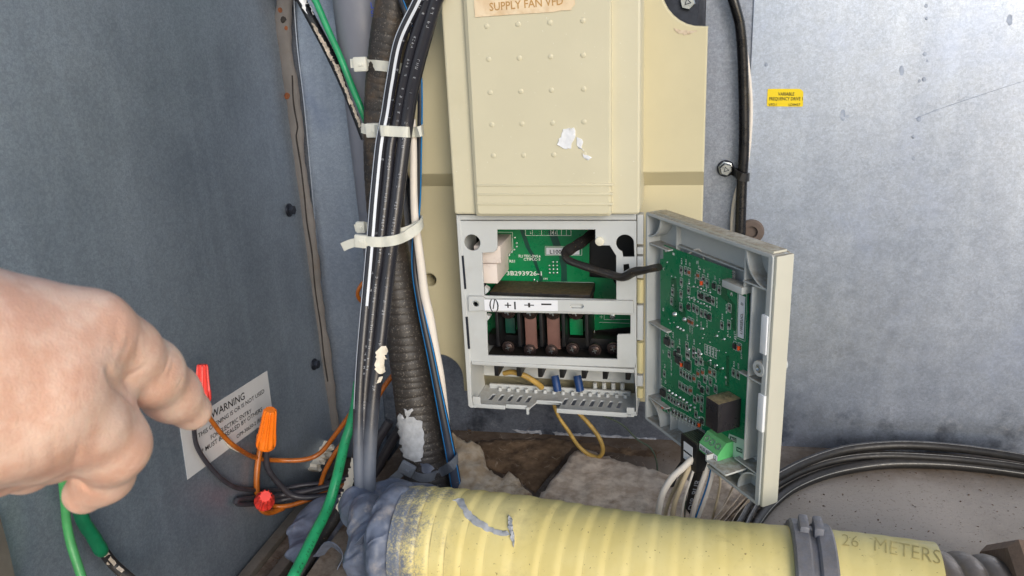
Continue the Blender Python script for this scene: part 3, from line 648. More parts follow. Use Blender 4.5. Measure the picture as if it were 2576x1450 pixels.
# inside: dark cavity, main board, resistors, connector
MB().box(FY(-.052), -.112, .112, -.118, .128, .0005, .003).build('compartment_back', M['black_pl'], DU, False)
for nm, a in (('cavity_lining', (-.1135, -.1115)), ('cavity_lining', (.1115, .1135))): MB().box(FY(0), a[0], a[1], -.1, .128, .056, .136).build(nm, M['black_pl'], DU, False)
MB().box(FY(0), -.112, .112, .127, .1285, .056, .136).build('cavity_lining', M['black_pl'], DU, False)
fm = FY(-.062)
board = plate('main_board', fm, fm.qs([Z7(470, 250), Z7(1715, 250), Z7(1715, 860), Z7(1990, 880), Z8(2330, 150), Z8(480, 320)]), [], -.0016, 0, M['pcb_main'], DU)
def bx(name, fr, p0, p1, n0, n1, mat, par=None, bev=.0006):
    a = fr.q(*p0, n1); b = fr.q(*p1, n1); return MB().box(fr, min(a[0], b[0]), max(a[0], b[0]), min(a[1], b[1]), max(a[1], b[1]), n0, n1, bev).build(name, M[mat], par or DU)
def q4(name, fr, pts, n, th, mat, par): return plate(name, fr, fr.qs(pts, n), [], n, n + th, M[mat], par)
q4('board_trace', fm, [Z7(880, 290), Z7(928, 290), Z7(1010, 520), Z7(1060, 600), Z7(1110, 760), Z7(1155, 870), Z7(1150, 910), Z7(1115, 910), Z7(1110, 850), Z7(1060, 720), Z7(1010, 600), Z7(950, 500)], .0001, .0001, 'trace', board)
q4('board_trace', fm, [Z7(1215, 300), Z7(1310, 300), Z7(1370, 470), Z7(1375, 490), Z7(1285, 490)], .0001, .0001, 'trace', board)
q4('board_trace', fm, [Z7(1350, 605), Z7(1440, 605), Z7(1445, 760), Z7(1450, 912), Z7(1375, 912), Z7(1378, 760)], .0001, .0001, 'trace', board)
tx = MB()
for s_, a, b, h in (('3B293926-1', (722, 838), (1145, 842), 11), ('TEC-2VS', (928, 622), (1100, 624), 6.5), ('CTIPLC-3', (926, 660), (1125, 662), 6.5), ('RS1', (755, 684), (822, 684), 6.5), ('1M', (1168, 892), (1212, 892), 5), ('RU', (865, 622), (915, 626), 7), ('2', (1000, 338), (1018, 338), 5), ('3', (1262, 336), (1280, 336), 5), ('J', (1300, 336), (1314, 336), 5)):
    text_px(tx, s_, fm, Z7(*a), Z7(*b), .0003, h, .02)
def outl(tx, fr, pts, w, n):
    k = len(pts)
    for i in range(k - 1):
        a = Vector(fr.q(*pts[i], n)); b = Vector(fr.q(*pts[i + 1], n)); d = (b - a).normalized(); e = Vector((-d.y, d.x)) * w / 2
        tx.add([fr.w(*(a - e), n), fr.w(*(b - e), n), fr.w(*(b + e), n), fr.w(*(a + e), n)], [(0, 1, 2, 3)])
W_ = .0006
for pts in ([(948, 292), (948, 360), (1495, 360), (1495, 292)], [(1032, 292), (1032, 360)], [(1140, 292), (1140, 360)], [(1252, 292), (1252, 360)], [(1285, 292), (1285, 360)], [(1328, 292), (1328, 360)], [(1380, 292), (1380, 360)], [(1440, 292), (1440, 360)], [(1185, 492), (1625, 492), (1625, 598), (1185, 598), (1185, 492)], [(640, 910), (1765, 925), (1765, 1110)], [(620, 320), (790, 320), (797, 540), (738, 600), (742, 770)]):
    outl(tx, fm, [Z7(*p) for p in pts], W_, .0003)
for pts in ([(1780, 700), (1780, 1270)],): pass
for pts in ([(1895, 20), (1895, 72), (2200, 72)], [(1835, 105), (2200, 118)], [(1840, 40), (1880, 40)], [(1860, 22), (1860, 60)], [(1775, 20), (1778, 270)]): outl(tx, fm, [Z8(*p) for p in pts], W_, .0003)
tx.add([fm.w(*fm.q(*Z7(*p), .0003), .0003) for p in ((1105, 622), (1132, 622), (1118, 592))], [(0, 1, 2)])
tx.build('board_print', M['silk'], board, False)
sd = MB()
for x, y in [(817, 385), (842, 452), (842, 495), (812, 530), (780, 562), (750, 598), (1280, 680), (1326, 680), (1234, 722), (1281, 722), (1327, 722), (1237, 767), (1282, 767), (1328, 767), (1238, 810), (1284, 810), (1328, 810), (1052, 893), (1088, 912), (1050, 932), (1112, 312), (1058, 338), (1085, 338), (1112, 338), (1172, 314), (1198, 314), (1225, 314), (1172, 338), (1200, 338), (1226, 338)]:
    r = .0016 if y > 360 else .0008; sd.lathe(fm.w(*fm.q(*Z7(x, y)), 0), (0, -1, 0), [(0, r), (.0008, r * .8), (.0012, r * .3)], 10)
sd.lathe(fm.w(*fm.q(*Z8(1995, 38)), 0), (0, -1, 0), [(0, .004), (.001, .004), (.0015, .0025), (.0006, .0015)], 16)
o = sd.build('solder_joint', M['solder'], board); tag(o, kind='stuff')
st = q4('board_sticker', fm, [Z7(1197, 505), Z7(1598, 505), Z7(1598, 590), Z7(1197, 590)], .0002, .0002, 'paper', board)
tx = MB(); text_px(tx, 'L100SBLD', fm, Z7(1242, 580), Z7(1545, 582), .0007, 10.5, .01); tx.build('sticker_print', M['ink'], st, False)
# two ceramic resistors standing out towards the front
a = FY(-.126)
for pa_, pb_ in (((400, 572), (655, 696)), ((400, 702), (616, 940))):
    l0 = a.q(*Z7(*pa_)); l1 = a.q(*Z7(*pb_)); MB().box(a, l0[0] - .008, l1[0], l1[1], l0[1] + (.010 if pa_[1] < 600 else 0), -.062, 0, .0012).build('ceramic_resistor', M['ceramic'], DU)
# dusty connector block
a = FY(-.115); l0 = a.q(*Z7(515, 1040)); l1 = a.q(*Z7(1725, 1120)); MB().box(a, l0[0], l1[0], l1[1] - .006, l0[1], -.05, 0, .0008).build('dusty_connector', M['dusty_black'], DU)
l0 = a.q(*Z7(515, 1062), .002); MB().box(a, l0[0] - .001, l1[0] + .001, l1[1] - .008, l0[1] - .004, -.03, .002, .0006).build('connector_lip', M['dusty_black'], DU)
strip('latch', [Z7(450, 985), Z7(495, 1015), Z7(495, 1045), Z7(455, 1080)], -.012, -.002)
strip('latch', [Z8(472, 25), Z8(515, 40), Z8(510, 62), Z8(474, 108)], -.012, -.002)
# terminal block: barriers, busbars, screws
ft = FY(-.118)
tb = bx('terminal_block', FY(-.085), Z8(500, 250), Z8(2100, 600), -.03, 0, 'black_pl')
bx('terminal_ledge', ft, Z8(500, 520), Z8(2080, 560), -.03, -.001, 'black_pl')
tx = MB()
for x0, x1 in ((715, 765), (780, 830), (955, 1010), (1020, 1090), (1205, 1260), (1275, 1350), (1455, 1520), (1530, 1618), (1705, 1770), (1785, 1890), (1968, 2030)):
    for k in range(2):
        xa_ = x0 + (x1 - x0) * k / 2; outl(tx, ft, [Z8(xa_ + 3, 530 + (x0 - 700) * .016), Z8(xa_ + (x1 - x0) * .4, 530 + (x0 - 700) * .016)], .0022, .0004)
tx.build('terminal_print', M['print'], tb, False)
for x0, x1 in ((565, 612), (832, 915), (1098, 1140), (1368, 1402), (1650, 1690)):
    f_ = FY(-.122); l0 = f_.q(*Z8(x0 + 8, -30)); l1 = f_.q(*Z8(x0 + 34, 400)); MB().box(f_, l0[0], l0[0] + .0045, l1[1], l0[1] + .01, -.06, 0, .0012).build('terminal_barrier', M['black_pl'], DU)
for x0, x1, y1 in ((935, 1092, 425), (1202, 1370, 430)):
    f_ = FY(-.112); l0 = f_.q(*Z8(x0, 35)); l1 = f_.q(*Z8(x1, y1)); MB().box(f_, l0[0], l1[0], l1[1], l0[1], -.003, 0, .0006).build('busbar', M['copper'], DU)
for nm, x0, y0, x1, y1, mt in (('board_window', 700, 50, 826, 240, 'trace'), ('board_window', 1478, 62, 1642, 262, 'pcb_main')):
    f_ = FY(-.098); l0 = f_.q(*Z8(x0, y0)); l1 = f_.q(*Z8(x1, y1)); MB().box(f_, l0[0], l1[0], l1[1], l0[1], -.006, 0, .0006).build(nm, M[mt], DU)
def pan_screw(c, r, mat):
    e = bpy.data.objects
    h = MB().lathe(c, (0, -1, 0), [(-.004, r * 1.25), (0, r * 1.25), (.0003, r), (.0016, r * .92), (.0026, r * .6), (.003, r * .15)], 18).build('terminal_screw', M[mat], DU)
    x = MB(); f_ = Fr(Vector(c) + Vector((0, -.0027, 0)), (1, .0, .3), (-.3, 0, 1)); x.box(f_, -r * .5, r * .5, -r * .1, r * .1, 0, .0005); x.box(f_, -r * .1, r * .1, -r * .5, r * .5, 0, .0006); x.build('cross_recess', M['steel'], h, False)
for x, y in ((740, 405), (1000, 440), (1262, 445), (1515, 425), (1782, 442), (2005, 420)): pan_screw(P(*Z8(x, y), -.113), .0068, 'rust_steel')
for x, y in ((735, -25), (1000, -18), (1275, -15), (1550, -15)): pan_screw(P(*Z8(x, y), -.114), .0085, 'rust_steel')
# wiring box below the shelf: fins, slotted tray, wires
for x in (600, 868, 1125, 1385, 1650, 1905, 2180):
    f_ = FY(-.128); l0 = f_.q(*Z8(x - 32, 650)); l1 = f_.q(*Z8(x + 28, 755 + (x - 600) * .03)); MB().box(f_, l0[0], l1[0], l1[1], l0[1] + .006, -.03, 0, .001).build('wiring_fin', M['black_pl'], DU)
tz = ff.q(*Z8(300, 1100))[1]
fz0 = Fr((0, 0, tz), (1, 0, 0), (0, 1, 0))
tr_out = [fz0.q(*Z8(*p)) for p in ((330, 1040), (700, 1058), (700, 1040), (955, 1050), (1035, 1000))]
yf = -.14
def sx(x, y=1100): return ff.q(*Z8(x, y))[0]
tray = [(sx(318), yf), (sx(700), yf), (sx(705), yf + .004), (sx(950), yf + .004), (sx(958), yf), (sx(985), yf), (sx(1045), yf + .022), (sx(1345), yf + .022), (sx(1322), yf), (sx(2165), yf), (sx(2255), yf), (sx(2255), -.075), (sx(318), -.075)]
slots = []
for i in range(15):
    xc = sx(470 + i * 112, 1040); 
    if 5 <= i <= 7: continue
    slots.append([(xc - .003, yf + .018), (xc + .003, yf + .018), (xc + .0045, yf + .037), (xc - .0005, yf + .037)])
plate('slotted_tray', fz0, tray, [rounded(s_, .0015) for s_ in slots], -.0025, 0, M['grey'], DU, .0004)
for nm, x0, x1, dy, h in (('tray_lip', 330, 700, 0, .006), ('tray_lip', 1322, 2165, 0, .0065), ('tray_lip', 702, 955, .004, .006), ('tray_lip', 1040, 1350, .022, .006)):
    MB().box(FY(yf + dy), sx(x0), sx(x1), tz - .0035, tz + h - .0035, -.0022, .0006, .0005).build(nm, M['grey'], DU)
MB().box(FY(yf), sx(955), sx(985), tz - .009, tz + .0015, -.003, .0006, .0005).build('tray_tooth', M['grey'], DU)
MB().box(FY(yf), sx(318), sx(410), tz + .001, tz + .013, -.0022, .0004, .0005).build('tray_post', M['grey'], DU)
MB().box(FY(yf), sx(2165), sx(2258), tz + .001, tz + .011, -.0022, .0004, .0005).build('tray_post', M['grey'], DU)
MB().box(FY(-.085), sx(395), sx(2165), tz, tz + .007, -.003, .001, .0006).build('tray_rail', M['grey'], DU)
for x in (520, 630, 740, 850, 965, 1080, 1195, 1310, 1430, 1540, 1650, 1760, 1870, 1985, 2095):
    p = Vector((sx(x + 10, 1000), -.091, tz)); MB().cyl(p, p + Vector((0, 0, .005)), .0028, .0024, 10).build('tray_peg', M['grey'], DU)
for x in (1785, 1895, 2005, 2115): 
    p = P(*Z8(x, 920), -.078); MB().cyl(p, p + Vector((0, 0, .011)), .0032, .0028, 10).build('tray_peg', M['grey'], DU)
bx('wiring_back', FY(-.074), Z8(650, 640), Z8(1890, 800), -.003, 0, 'grey')
bx('wiring_back', FY(-.0745), Z8(1680, 800), Z8(2200, 980), -.003, 0, 'black_pl')
bx('wiring_back', FY(-.078), Z8(1935, 700), Z8(2160, 812), -.003, 0, 'grey')
MB().box(FY(-.0755), sx(300), sx(2270), tz - .002, shz - .005, -.0035, -.0005).build('wiring_box_back', M['grey'], DU, False)
for x in (1325, 1595): tube(cpath([(*Z8(x - 25, 750), -.09, 20), (*Z8(x - 5, 850), -.095, 21), (*Z8(x + 10, 930), -.097, 21)]), None, .004, 12).build('blue_lead', M['blue_lead'], DU)
tube(cpath([(*Z8(690, 720), -.1, 13), (*Z8(800, 705), -.105, 14), (*Z8(960, 760), -.105, 15), (*Z8(1100, 850), -.1, 15), (*Z8(1140, 890), -.095, 15)]), None, .004, 12).build('yellow_lead', M['yellow_wire'], DU)
# hinge column
hx0, hx1 = ff.q(1602, 700)[0], ff.q(1620, 700)[0]
def hz_(v): return ff.q(1610, v)[1]
for v0, v1 in ((704, 762), (862, 938), (977, 1000)): 
    c = (hx0 + hx1) / 2; MB().cyl((c, -.138, hz_(v0)), (c, -.138, hz_(v1)), .0044, n=16).build('hinge_pin', M['tan'], DU)
for v0, v1 in ((540, 615), (622, 640), (645, 700), (768, 856), (945, 972)): MB().box(FY(-.139), hx0 + .0005, hx1 - .001, hz_(v1), hz_(v0), -.012, .002, .001).build('hinge_knuckle', M['grey'], DU)

# ---------------------------------------------------------------- open door
T = CAM + ray(1945, 643) * .728
H0 = Vector((.1262, -.1445, 0)); H1 = Vector((float(T[0]), float(T[1]), 0)); DL = (H1 - H0).length
fd = Fr(H0, H1 - H0, (0, 0, 1)); ztop, zbot = .142, -.1345; TH = .0225
rim_o = rounded([(0, zbot), (DL, zbot), (DL, ztop), (0, ztop)], .004)
rim_i = [(.004, zbot + .004), (.004, ztop - .004), (DL - .0065, ztop - .004), (DL - .0065, zbot + .004)]
door = plate('door', fd, rim_o, [], -TH, -TH + .003, M['door_beige'], DU, .0012)
plate('door_rim', fd, rim_o, [rim_i], -TH + .0026, 0, M['door_grey'], door, .0007)
MB().box(fd, DL - .0005, DL + .004, zbot + .0005, ztop - .0005, -TH, -.0015, .002).build('door_edge', M['door_beige'], door)
MB().box(fd, .012, DL - .004, ztop - .001, ztop + .0022, -TH + .002, -.004, .001).build('door_top_cap', M['door_beige'], door)
plate('door_lining', fd, [(.003, zbot + .003), (DL - .004, zbot + .003), (DL - .004, ztop - .003), (.003, ztop - .003)], [], -TH + .0028, -TH + .004, M['door_grey'], door)
def D1(x, y): return (1578.4 + .2612 * x, 517.7 + .2612 * y)
def D2(x, y): return (1578.4 + .2830 * x, 884 + .2830 * y)
def da(p, n=0): return fd.q(*p, n)
va = da(D1(378, 300))[0]; vb = da(D1(1100, 600))[0]
def rib(a0, a1, b0, b1, n0=-TH + .003, n1=-.0015): return MB().box(fd, a0, a1, b0, b1, n0, n1, .0004).build('door_rib', M['door_grey'], door)
rib(va, va + .002, zbot + .003, ztop - .003, n1=-.0125); rib(vb, vb + .002, da(D1(1100, 800))[1], ztop - .003, n1=-.003); rib(vb, vb + .002, zbot + .003, da(D1(1100, 800))[1], n1=-.0125)
for y in (350, 1110): 
    z = da(D1(175, y))[1]; rib(.003, va, z - .0018, z, n1=-.002)
z = da(D2(160, 390))[1]; rib(.003, va, z - .0018, z, n1=-.002)
for p in (D1(1100, 720), D2(1050, 222), D2(1035, 1018)): z = da(p)[1]; rib(vb, DL - .005, z - .0018, z, n1=-.002)
a = da(D1(1175, 900))[0]; rib(a, a + .0018, da(D2(1060, 1000))[1], da(D1(1175, 780))[1], n1=-.002)
for x, y in ((330, 590), (640, 690)):
    a = da(D2(x, y))[0]; rib(a, a + .0018, zbot + .003, zbot + .03, n1=-.008)
rib(va, vb, zbot + .03, zbot + .0318, n1=-.014); rib(va, vb, ztop - .05, ztop - .0482, -TH + .003, -TH + .009); rib(va, vb, ztop - .034, ztop - .0322, -TH + .003, -TH + .009)
# corner bosses: curved webs
def web(ca, cb, r, a0, a1, t=.0018):
    o = arc(0, 0, r, a0, a1, 10); i = arc(0, 0, r - t, a1, a0, 10)
    plate('corner_web', fd, [(ca + x, cb + y) for x, y in o + i], [], -TH + .003, -.0015, M['door_grey'], door)
web(.004, ztop - .004, .026, 270, 360); web(.004, zbot + .004, .03, 0, 90); web(DL - .0065, ztop - .004, .034, 180, 270); web(DL - .0065, zbot + .004, .03, 90, 180)
b = fd.w(*da(D2(1165, 155)), 0); MB().lathe(b - fd.N * .03, fd.N, [(0, .0085), (.0295, .0085), (.0305, .008), (.0305, .0045), (.0285, .0042)], 26).build('screw_boss', M['door_grey'], door)
MB().lathe(b - fd.N * .002, fd.N, [(0, .0036), (.002, .0036), (.0026, .0028), (.0012, .0014)], 16).build('captive_screw', M['steel'], door)
for p0, p1 in ((D1(1330, 1055), D1(1330, 1440)), (D2(1197, 385), D2(1197, 720))):
    a0 = da(p0); a1 = da(p1); MB().box(fd, a0[0] - .0045, a0[0] + .0045, a1[1], a0[1], -.018, .0015, .0012).build('white_clip', M['white_pl'], door)
a = da(D1(1010, 775)); MB().box(fd, a[0] - .016, a[0] + .016, a[1] - .005, a[1] + .003, -.012, .001, .0012).build('board_hook', M['door_grey'], door)

# ---------------------------------------------------------------- board in the door
NB_ = -.009
fk = Fr(fd.w(0, 0, NB_), fd.U, fd.V)
ko = fk.qs([D1(345, 378), D1(1000, 622), D1(1000, 720), D1(1040, 735), D1(1060, 800), D1(1160, 832), D1(1165, 1300), D2(1075, 90), D2(1045, 775), D2(1030, 1050), D2(700, 880), D2(690, 705), D2(480, 610), D2(300, 522), D1(315, 515), D1(345, 510)])
KB = plate('control_board', fk, ko, [], -.0016, 0, M['pcb'], DU)
for pts in ([D1(420, 700), D1(470, 700), D1(480, 900), D1(560, 1000), D1(560, 1100), D1(430, 980)], [D1(880, 720), D1(960, 730), D1(960, 860), D1(1040, 960), D1(1040, 1200), D1(1010, 1200), D1(990, 960), D1(900, 880)], [D2(640, 60), D2(830, 160), D2(830, 190), D2(640, 100)], [D2(880, 40), D2(905, 40), D2(905, 320), D2(870, 310)]):
    q4('board_trace', fk, pts, .00005, .0001, 'trace2', KB)
cm = {}
def smd(kind, p, L=None, Wd=None):
    """one component soldered on the door board; p in photo pixels, long side upright"""
    a, b = fk.q(*p)
    if kind not in cm:
        f0 = Fr((0, 0, 0), fk.U, fk.V)
        if kind == 'r': x = MB().box(f0, -.0011, .0011, -.0019, .0019, 0, .0008, .0002); nm, mt = 'chip_resistor', 'chip'; y = MB().box(f0, -.00115, .00115, -.0027, -.0012, 0, .001).box(f0, -.00115, .00115, .0012, .0027, 0, .001)
        elif kind == 'c': x = MB().box(f0, -.0014, .0014, -.0016, .0016, 0, .0014, .0003); nm, mt = 'chip_capacitor', 'chip_brown'; y = MB().box(f0, -.0014, .0014, -.0026, -.0015, 0, .0015).box(f0, -.0014, .0014, .0015, .0026, 0, .0015)
        elif kind == 'd': x = MB().cyl((0, 0, 0), (0, 0, .004), .0014, n=10); x.v = [tuple(Vector(v) - Vector((0, 0, .002)) + fk.N * .0014) for v in x.v]; nm, mt = 'glass_diode', 'diode'; y = MB().box(f0, -.0014, .0014, -.003, -.0019, 0, .0026).box(f0, -.0014, .0014, .0019, .003, 0, .0026)
        elif kind == 'q': x = MB().box(f0, -.0016, .0016, -.0022, .0022, .0002, .0022, .0004); nm, mt = 'transistor', 'chip'; y = MB().box(f0, -.003, -.0014, -.002, -.0009, 0, .0006).box(f0, -.003, -.0014, .0009, .002, 0, .0006).box(f0, .0014, .003, -.0006, .0006, 0, .0006)
        elif kind == 'i': x = MB().box(f0, -.0038, .0038, -.0032, .0032, .0004, .003, .0004); nm, mt = 'logic_chip', 'chip'; y = MB()
        if kind == 'i':
            for k in range(4): y.box(f0, -.003 + k * .0018, -.0022 + k * .0018, -.005, -.003, 0, .0006).box(f0, -.003 + k * .0018, -.0022 + k * .0018, .003, .005, 0, .0006)
        ox = bpy.data.objects.new(nm, None); me = bpy.data.meshes.new(nm); 
        allv = x.v + y.v; b0 = len(x.v); me.from_pydata(allv, [], x.f + [tuple(i + b0 for i in f) for f in y.f]); me.materials.append(M[mt]); me.materials.append(M['solder'])
        for i, pl in enumerate(me.polygons): pl.material_index = 0 if i < len(x.f) else 1
        bm = bmesh.new(); bm.from_mesh(me); bmesh.ops.recalc_face_normals(bm, faces=bm.faces[:]); bm.to_mesh(me); bm.free()
        bpy.data.objects.remove(ox); cm[kind] = (nm, me)
    nm, me = cm[kind]; o = bpy.data.objects.new(nm, me); COL.objects.link(o); o.parent = KB; o.location = fk.w(a, b, .0001) - DU.location; o.scale = (1.25, 1.25, 1.25)
    return o
TX = MB(); HS = 5.2
def note(s_, p, ln, h=HS):                 # silk lettering that reads upwards on the board
    text_px(TX, s_, fk, (p[0] + h * .4, p[1]), (p[0] + h * .4, p[1] - ln * 1.2), .0003, h, .025, 1)
def bxo(p, w_, h_):
    a, b = fk.q(*p); w2, h2 = w_ / 2, h_ / 2
    for (x0, y0, x1, y1) in ((-w2, -h2, w2, -h2), (-w2, h2, w2, h2), (-w2, -h2, -w2, h2), (w2, -h2, w2, h2)):
        e = .0003; TX.add([fk.w(a + x0 - e, b + y0 - e, .0003), fk.w(a + x1 + e, b + y0 - e, .0003), fk.w(a + x1 + e, b + y1 + e, .0003), fk.w(a + x0 - e, b + y1 + e, .0003)], [(0, 1, 2, 3)])
def comp(kind, p, nm=None, dy=-9, box=True):
    smd(kind, p)
    if box: bxo(p, .0054 if kind != 'i' else .0105, .0094 if kind != 'i' else .015)
    if nm: note(nm, (p[0], p[1] + dy), 4 * len(nm))
for k, x, y, nm in (('r', 520, 620, 'R31'), ('r', 562, 625, 'R30'), ('c', 598, 640, 'C3'), ('r', 522, 735, 'R16'), ('r', 520, 850, 'R17'), ('r', 517, 975, 'R21'), ('r', 437, 830, 'R'), ('r', 428, 920, 'C30'), ('r', 592, 815, 'R23'), ('c', 684, 670, 'C8'), ('r', 735, 705, 'C5'), ('r', 772, 745, 'R6'), ('d', 724, 740, None), ('q', 840, 770, 'Q1'), ('r', 886, 810, 'C10'), ('r', 690, 860, None), ('q', 722, 870, None), ('r', 758, 885, 'R28'), ('q', 795, 900, 'Q4'), ('r', 828, 920, None), ('q', 595, 975, 'Q5'), ('r', 640, 985, 'R25'), ('r', 674, 1005, None), ('r', 716, 1035, None), ('r', 755, 1045, None), ('q', 795, 1070, 'Q7'), ('c', 598, 1110, None), ('c', 628, 1125, None), ('r', 985, 985, None), ('r', 912, 1150, 'R19'), ('r', 980, 1145, None), ('i', 392, 1305, 'R33'), ('r', 438, 1330, 'R34'), ('q', 500, 1395, 'DA3'), ('r', 575, 1350, 'RM2'), ('r', 640, 1395, 'R40'), ('r', 575, 1430, None), ('q', 1040, 1350, 'R61'), ('d', 1085, 1365, None), ('r', 690, 1420, None), ('r', 405, 1430, 'R8')):
    comp(k, D1(x, y), nm, -14 if k != 'i' else -16)
for k, x, y, nm in (('i', 462, 75, None), ('d', 490, 115, None), ('i', 545, 125, 'D43'), ('c', 632, 195, 'C37'), ('c', 672, 185, 'C19'), ('c', 738, 180, 'C3'), ('r', 775, 200, 'R7'), ('c', 597, 240, None), ('r', 740, 270, 'D2'), ('r', 945, 190, 'R12'), ('r', 985, 210, 'C15'), ('c', 567, 345, None), ('q', 670, 345, None), ('r', 715, 345, None), ('r', 785, 335, 'C2'), ('r', 330, 200, 'R9'), ('i', 325, 365, None), ('d', 325, 485, None), ('r', 370, 520, None), ('d', 648, 650, None), ('q', 670, 620, None), ('r', 600, 430, None), ('r', 630, 420, None), ('r', 665, 430, None), ('r', 660, 505, None), ('r', 610, 560, None), ('r', 370, 410, None), ('r', 395, 430, None), ('r', 640, 300, None), ('r', 690, 250, None), ('r', 615, 90, None), ('r', 655, 90, None), ('r', 545, 30, None), ('r', 590, 30, None), ('r', 640, 25, None), ('q', 430, 20, None)):
    comp(k, D2(x, y), nm, -14)
for i in range(4): comp('r', D2(478 + 27 * i, 185 + 17 * i)); comp('r', D2(468 + 28 * i, 300 + 18 * i))
for i in range(5): comp('r', D2(420 + 28 * i, 445 + 14 * i))
for i in range(9): comp('r', D2(408 + 27 * i, 535 + 15 * i), ('C47', 'RM1', 'R32', 'RM3', 'C12', 'R55', 'RM4', 'C16', 'R41')[i], 18)
for i in range(4): bxo(D1(757 + 30 * i, 1385 + 12 * i), .005, .012); note('R5%d' % (5 - i), (D1(757 + 30 * i, 1420 + 12 * i)), 15)
for s_, x, y, ln, h in (('1', 440, 480, 5, 8), ('2', 670, 570, 9, 8), ('3', 1000, 875, 9, 8), ('A', 345, 630, 8, 6), ('B', 342, 1018, 8, 6), ('C', 342, 1430, 8, 6), ('R24', 860, 985, 22, 4), ('R29', 652, 750, 20, 4), ('R20', 952, 1040, 20, 5), ('R18', 965, 1265, 20, 5), ('R22', 708, 1190, 16, 4), ('R27', 765, 1175, 16, 4), ('R26', 668, 1115, 16, 4), ('C29', 600, 1225, 14, 4), ('C20', 622, 1240, 14, 4), ('Q12', 1030, 1290, 18, 4.5)): note(s_, D1(x, y), ln, h)
for s_, x, y, ln, h in (('D', 335, 290, 8, 6), ('4 CN5', 388, 225, 36, 4.5), ('D7', 1012, 70, 12, 4.5), ('PC3', 302, 315, 17, 4), ('-1', 872, 300, 17, 6), ('R45', 712, 260, 12, 4), ('D2', 705, 245, 9, 4)): note(s_, D2(x, y), ln, h)
tag(TX.build('board_print', M['silk'], KB, False), kind='stuff')
jt = MB()
def joint(p, r, spike=False):
    a, b = fk.q(*p); jt.lathe(fk.w(a, b, 0), fk.N, [(0, r), (r * .7, r * .75), (r * 1.1, r * .3)] + ([(r * 2.6, r * .25)] if spike else []), 8)
for x, y, r in [(460, 1045, .0034), (555, 1095, .003), (484, 1170, .0018), (512, 1185, .0018), (540, 1200, .0018), (595, 750, .0014), (640, 780, .0014), (680, 785, .0014), (710, 800, .0014), (738, 815, .0014), (800, 835, .0014), (590, 880, .0013), (620, 890, .0013), (650, 905, .0013), (680, 925, .0013), (710, 940, .0013), (738, 945, .0013), (765, 965, .0013), (795, 975, .0013), (730, 1185, .0015), (672, 1155, .0015), (865, 1255, .0016), (935, 1285, .0016), (595, 1385, .0018), (658, 1418, .0018), (375, 435, .002), (385, 545, .0012), (922, 755, .0012), (700, 610, .001), (425, 680, .0008), (460, 690, .0008), (398, 1095, .0008), (448, 1125, .0008), (410, 1133, .0008), (880, 1215, .0008), (795, 1315, .0008), (740, 1240, .0008), (725, 1275, .0008), (700, 1330, .0008), (950, 1415, .0008), (1005, 1090, .001), (870, 1395, .0008), (885, 1395, .0008), (990, 1265, .0008)]: joint(D1(x, y), r, r > .0012 and r < .0017)
for x, y, r in [(795, 125, .0016), (848, 152, .0016), (430, 390, .002), (400, 375, .002), (372, 350, .002), (468, 410, .002), (500, 430, .002), (530, 455, .002), (565, 480, .002), (600, 500, .002), (590, 15, .002), (655, 25, .002), (480, 570, .0018), (520, 600, .0018), (555, 620, .0018), (585, 640, .0018), (450, 555, .0018), (420, 530, .0018), (640, 590, .0018), (560, 520, .0018), (455, 470, .0018), (355, 485, .0018), (738, 82, .0016), (915, 905, .0016)]: joint(D2(x, y), r, r < .0017)
tag(jt.build('solder_joint', M['solder'], KB), kind='stuff')
# board label, pins on the edge
ls = q4('board_sticker', fk, [D1(1072, 850), D1(1136, 880), D1(1120, 1285), D1(1062, 1262)], .0002, .0002, 'paper', KB)
tx = MB(); text_px(tx, 'L1002EUCL', fk, D1(1105, 1240), D1(1112, 1040), .0008, 9, .01); text_px(tx, 'D', fk, D1(1112, 962), D1(1112, 938), .0008, 8, .01); tx.build('sticker_print', M['ink'], ls, False)
o_ = MB(); outl(o_, fk, [D1(1062, 825), D1(1150, 855), D1(1132, 1308), D1(1052, 1275), D1(1062, 825)], .0005, .0004); o_.build('sticker_outline', M['silk'], KB, False)
for i in range(5):
    a, b = fk.q(*D1(1000, 632 + 20 * i)); MB().box(fk, a - .001, a + .005, b - .0006, b + .0006, -.002, -.0006).build('edge_pin', M['solder'], KB, False)
# relay, terminal, socket: a box that stands out of the board by h, given its front corner pixels
def standing(name, pf0, pf1, h, mat, bev=.0008, grow=0.):
    a0, b0 = fk.q(*pf0, h); a1, b1 = fk.q(*pf1, h)
    return MB().box(fk, min(a0, a1), max(a0, a1) + grow, min(b0, b1), max(b0, b1), 0, h, bev).build(name, M[mat], KB), (min(a0, a1), max(a0, a1), min(b0, b1), max(b0, b1))
RL, rl = standing('relay', D2(697, 402), D2(800, 735), .030, 'relay', .0012)
hT = .021
a0, b0 = fk.q(*D2(640, 800), hT); a1, b1 = fk.q(*D2(802, 965), hT)
W2 = a1 - a0; b_lab_t = fk.q(*D2(642, 808), hT)[1]; lab_h = .0105
prof = [(0, b_lab_t + .012), (.010, b_lab_t + .012), (hT, b_lab_t), (hT, b_lab_t - lab_h), (hT - .004, b_lab_t - lab_h - .004), (0, b_lab_t - lab_h - .004)]
tmb = MB(); n = len(prof); vs = [fk.w(a0, b, h) for h, b in prof] + [fk.w(a1, b, h) for h, b in prof]
tmb.add(vs, [tuple(range(n)), tuple(range(2 * n - 1, n - 1, -1))] + [(i, n + i, n + (i + 1) % n, (i + 1) % n) for i in range(n)])
TM = tmb.build('screw_terminal', M['terminal'], KB, True, 20)
fsl = Fr(fk.w(a0, b_lab_t + .012, .010), fk.U, fk.V * .012 - fk.N * (hT - .010))
sl_ = math.hypot(.012, hT - .010)
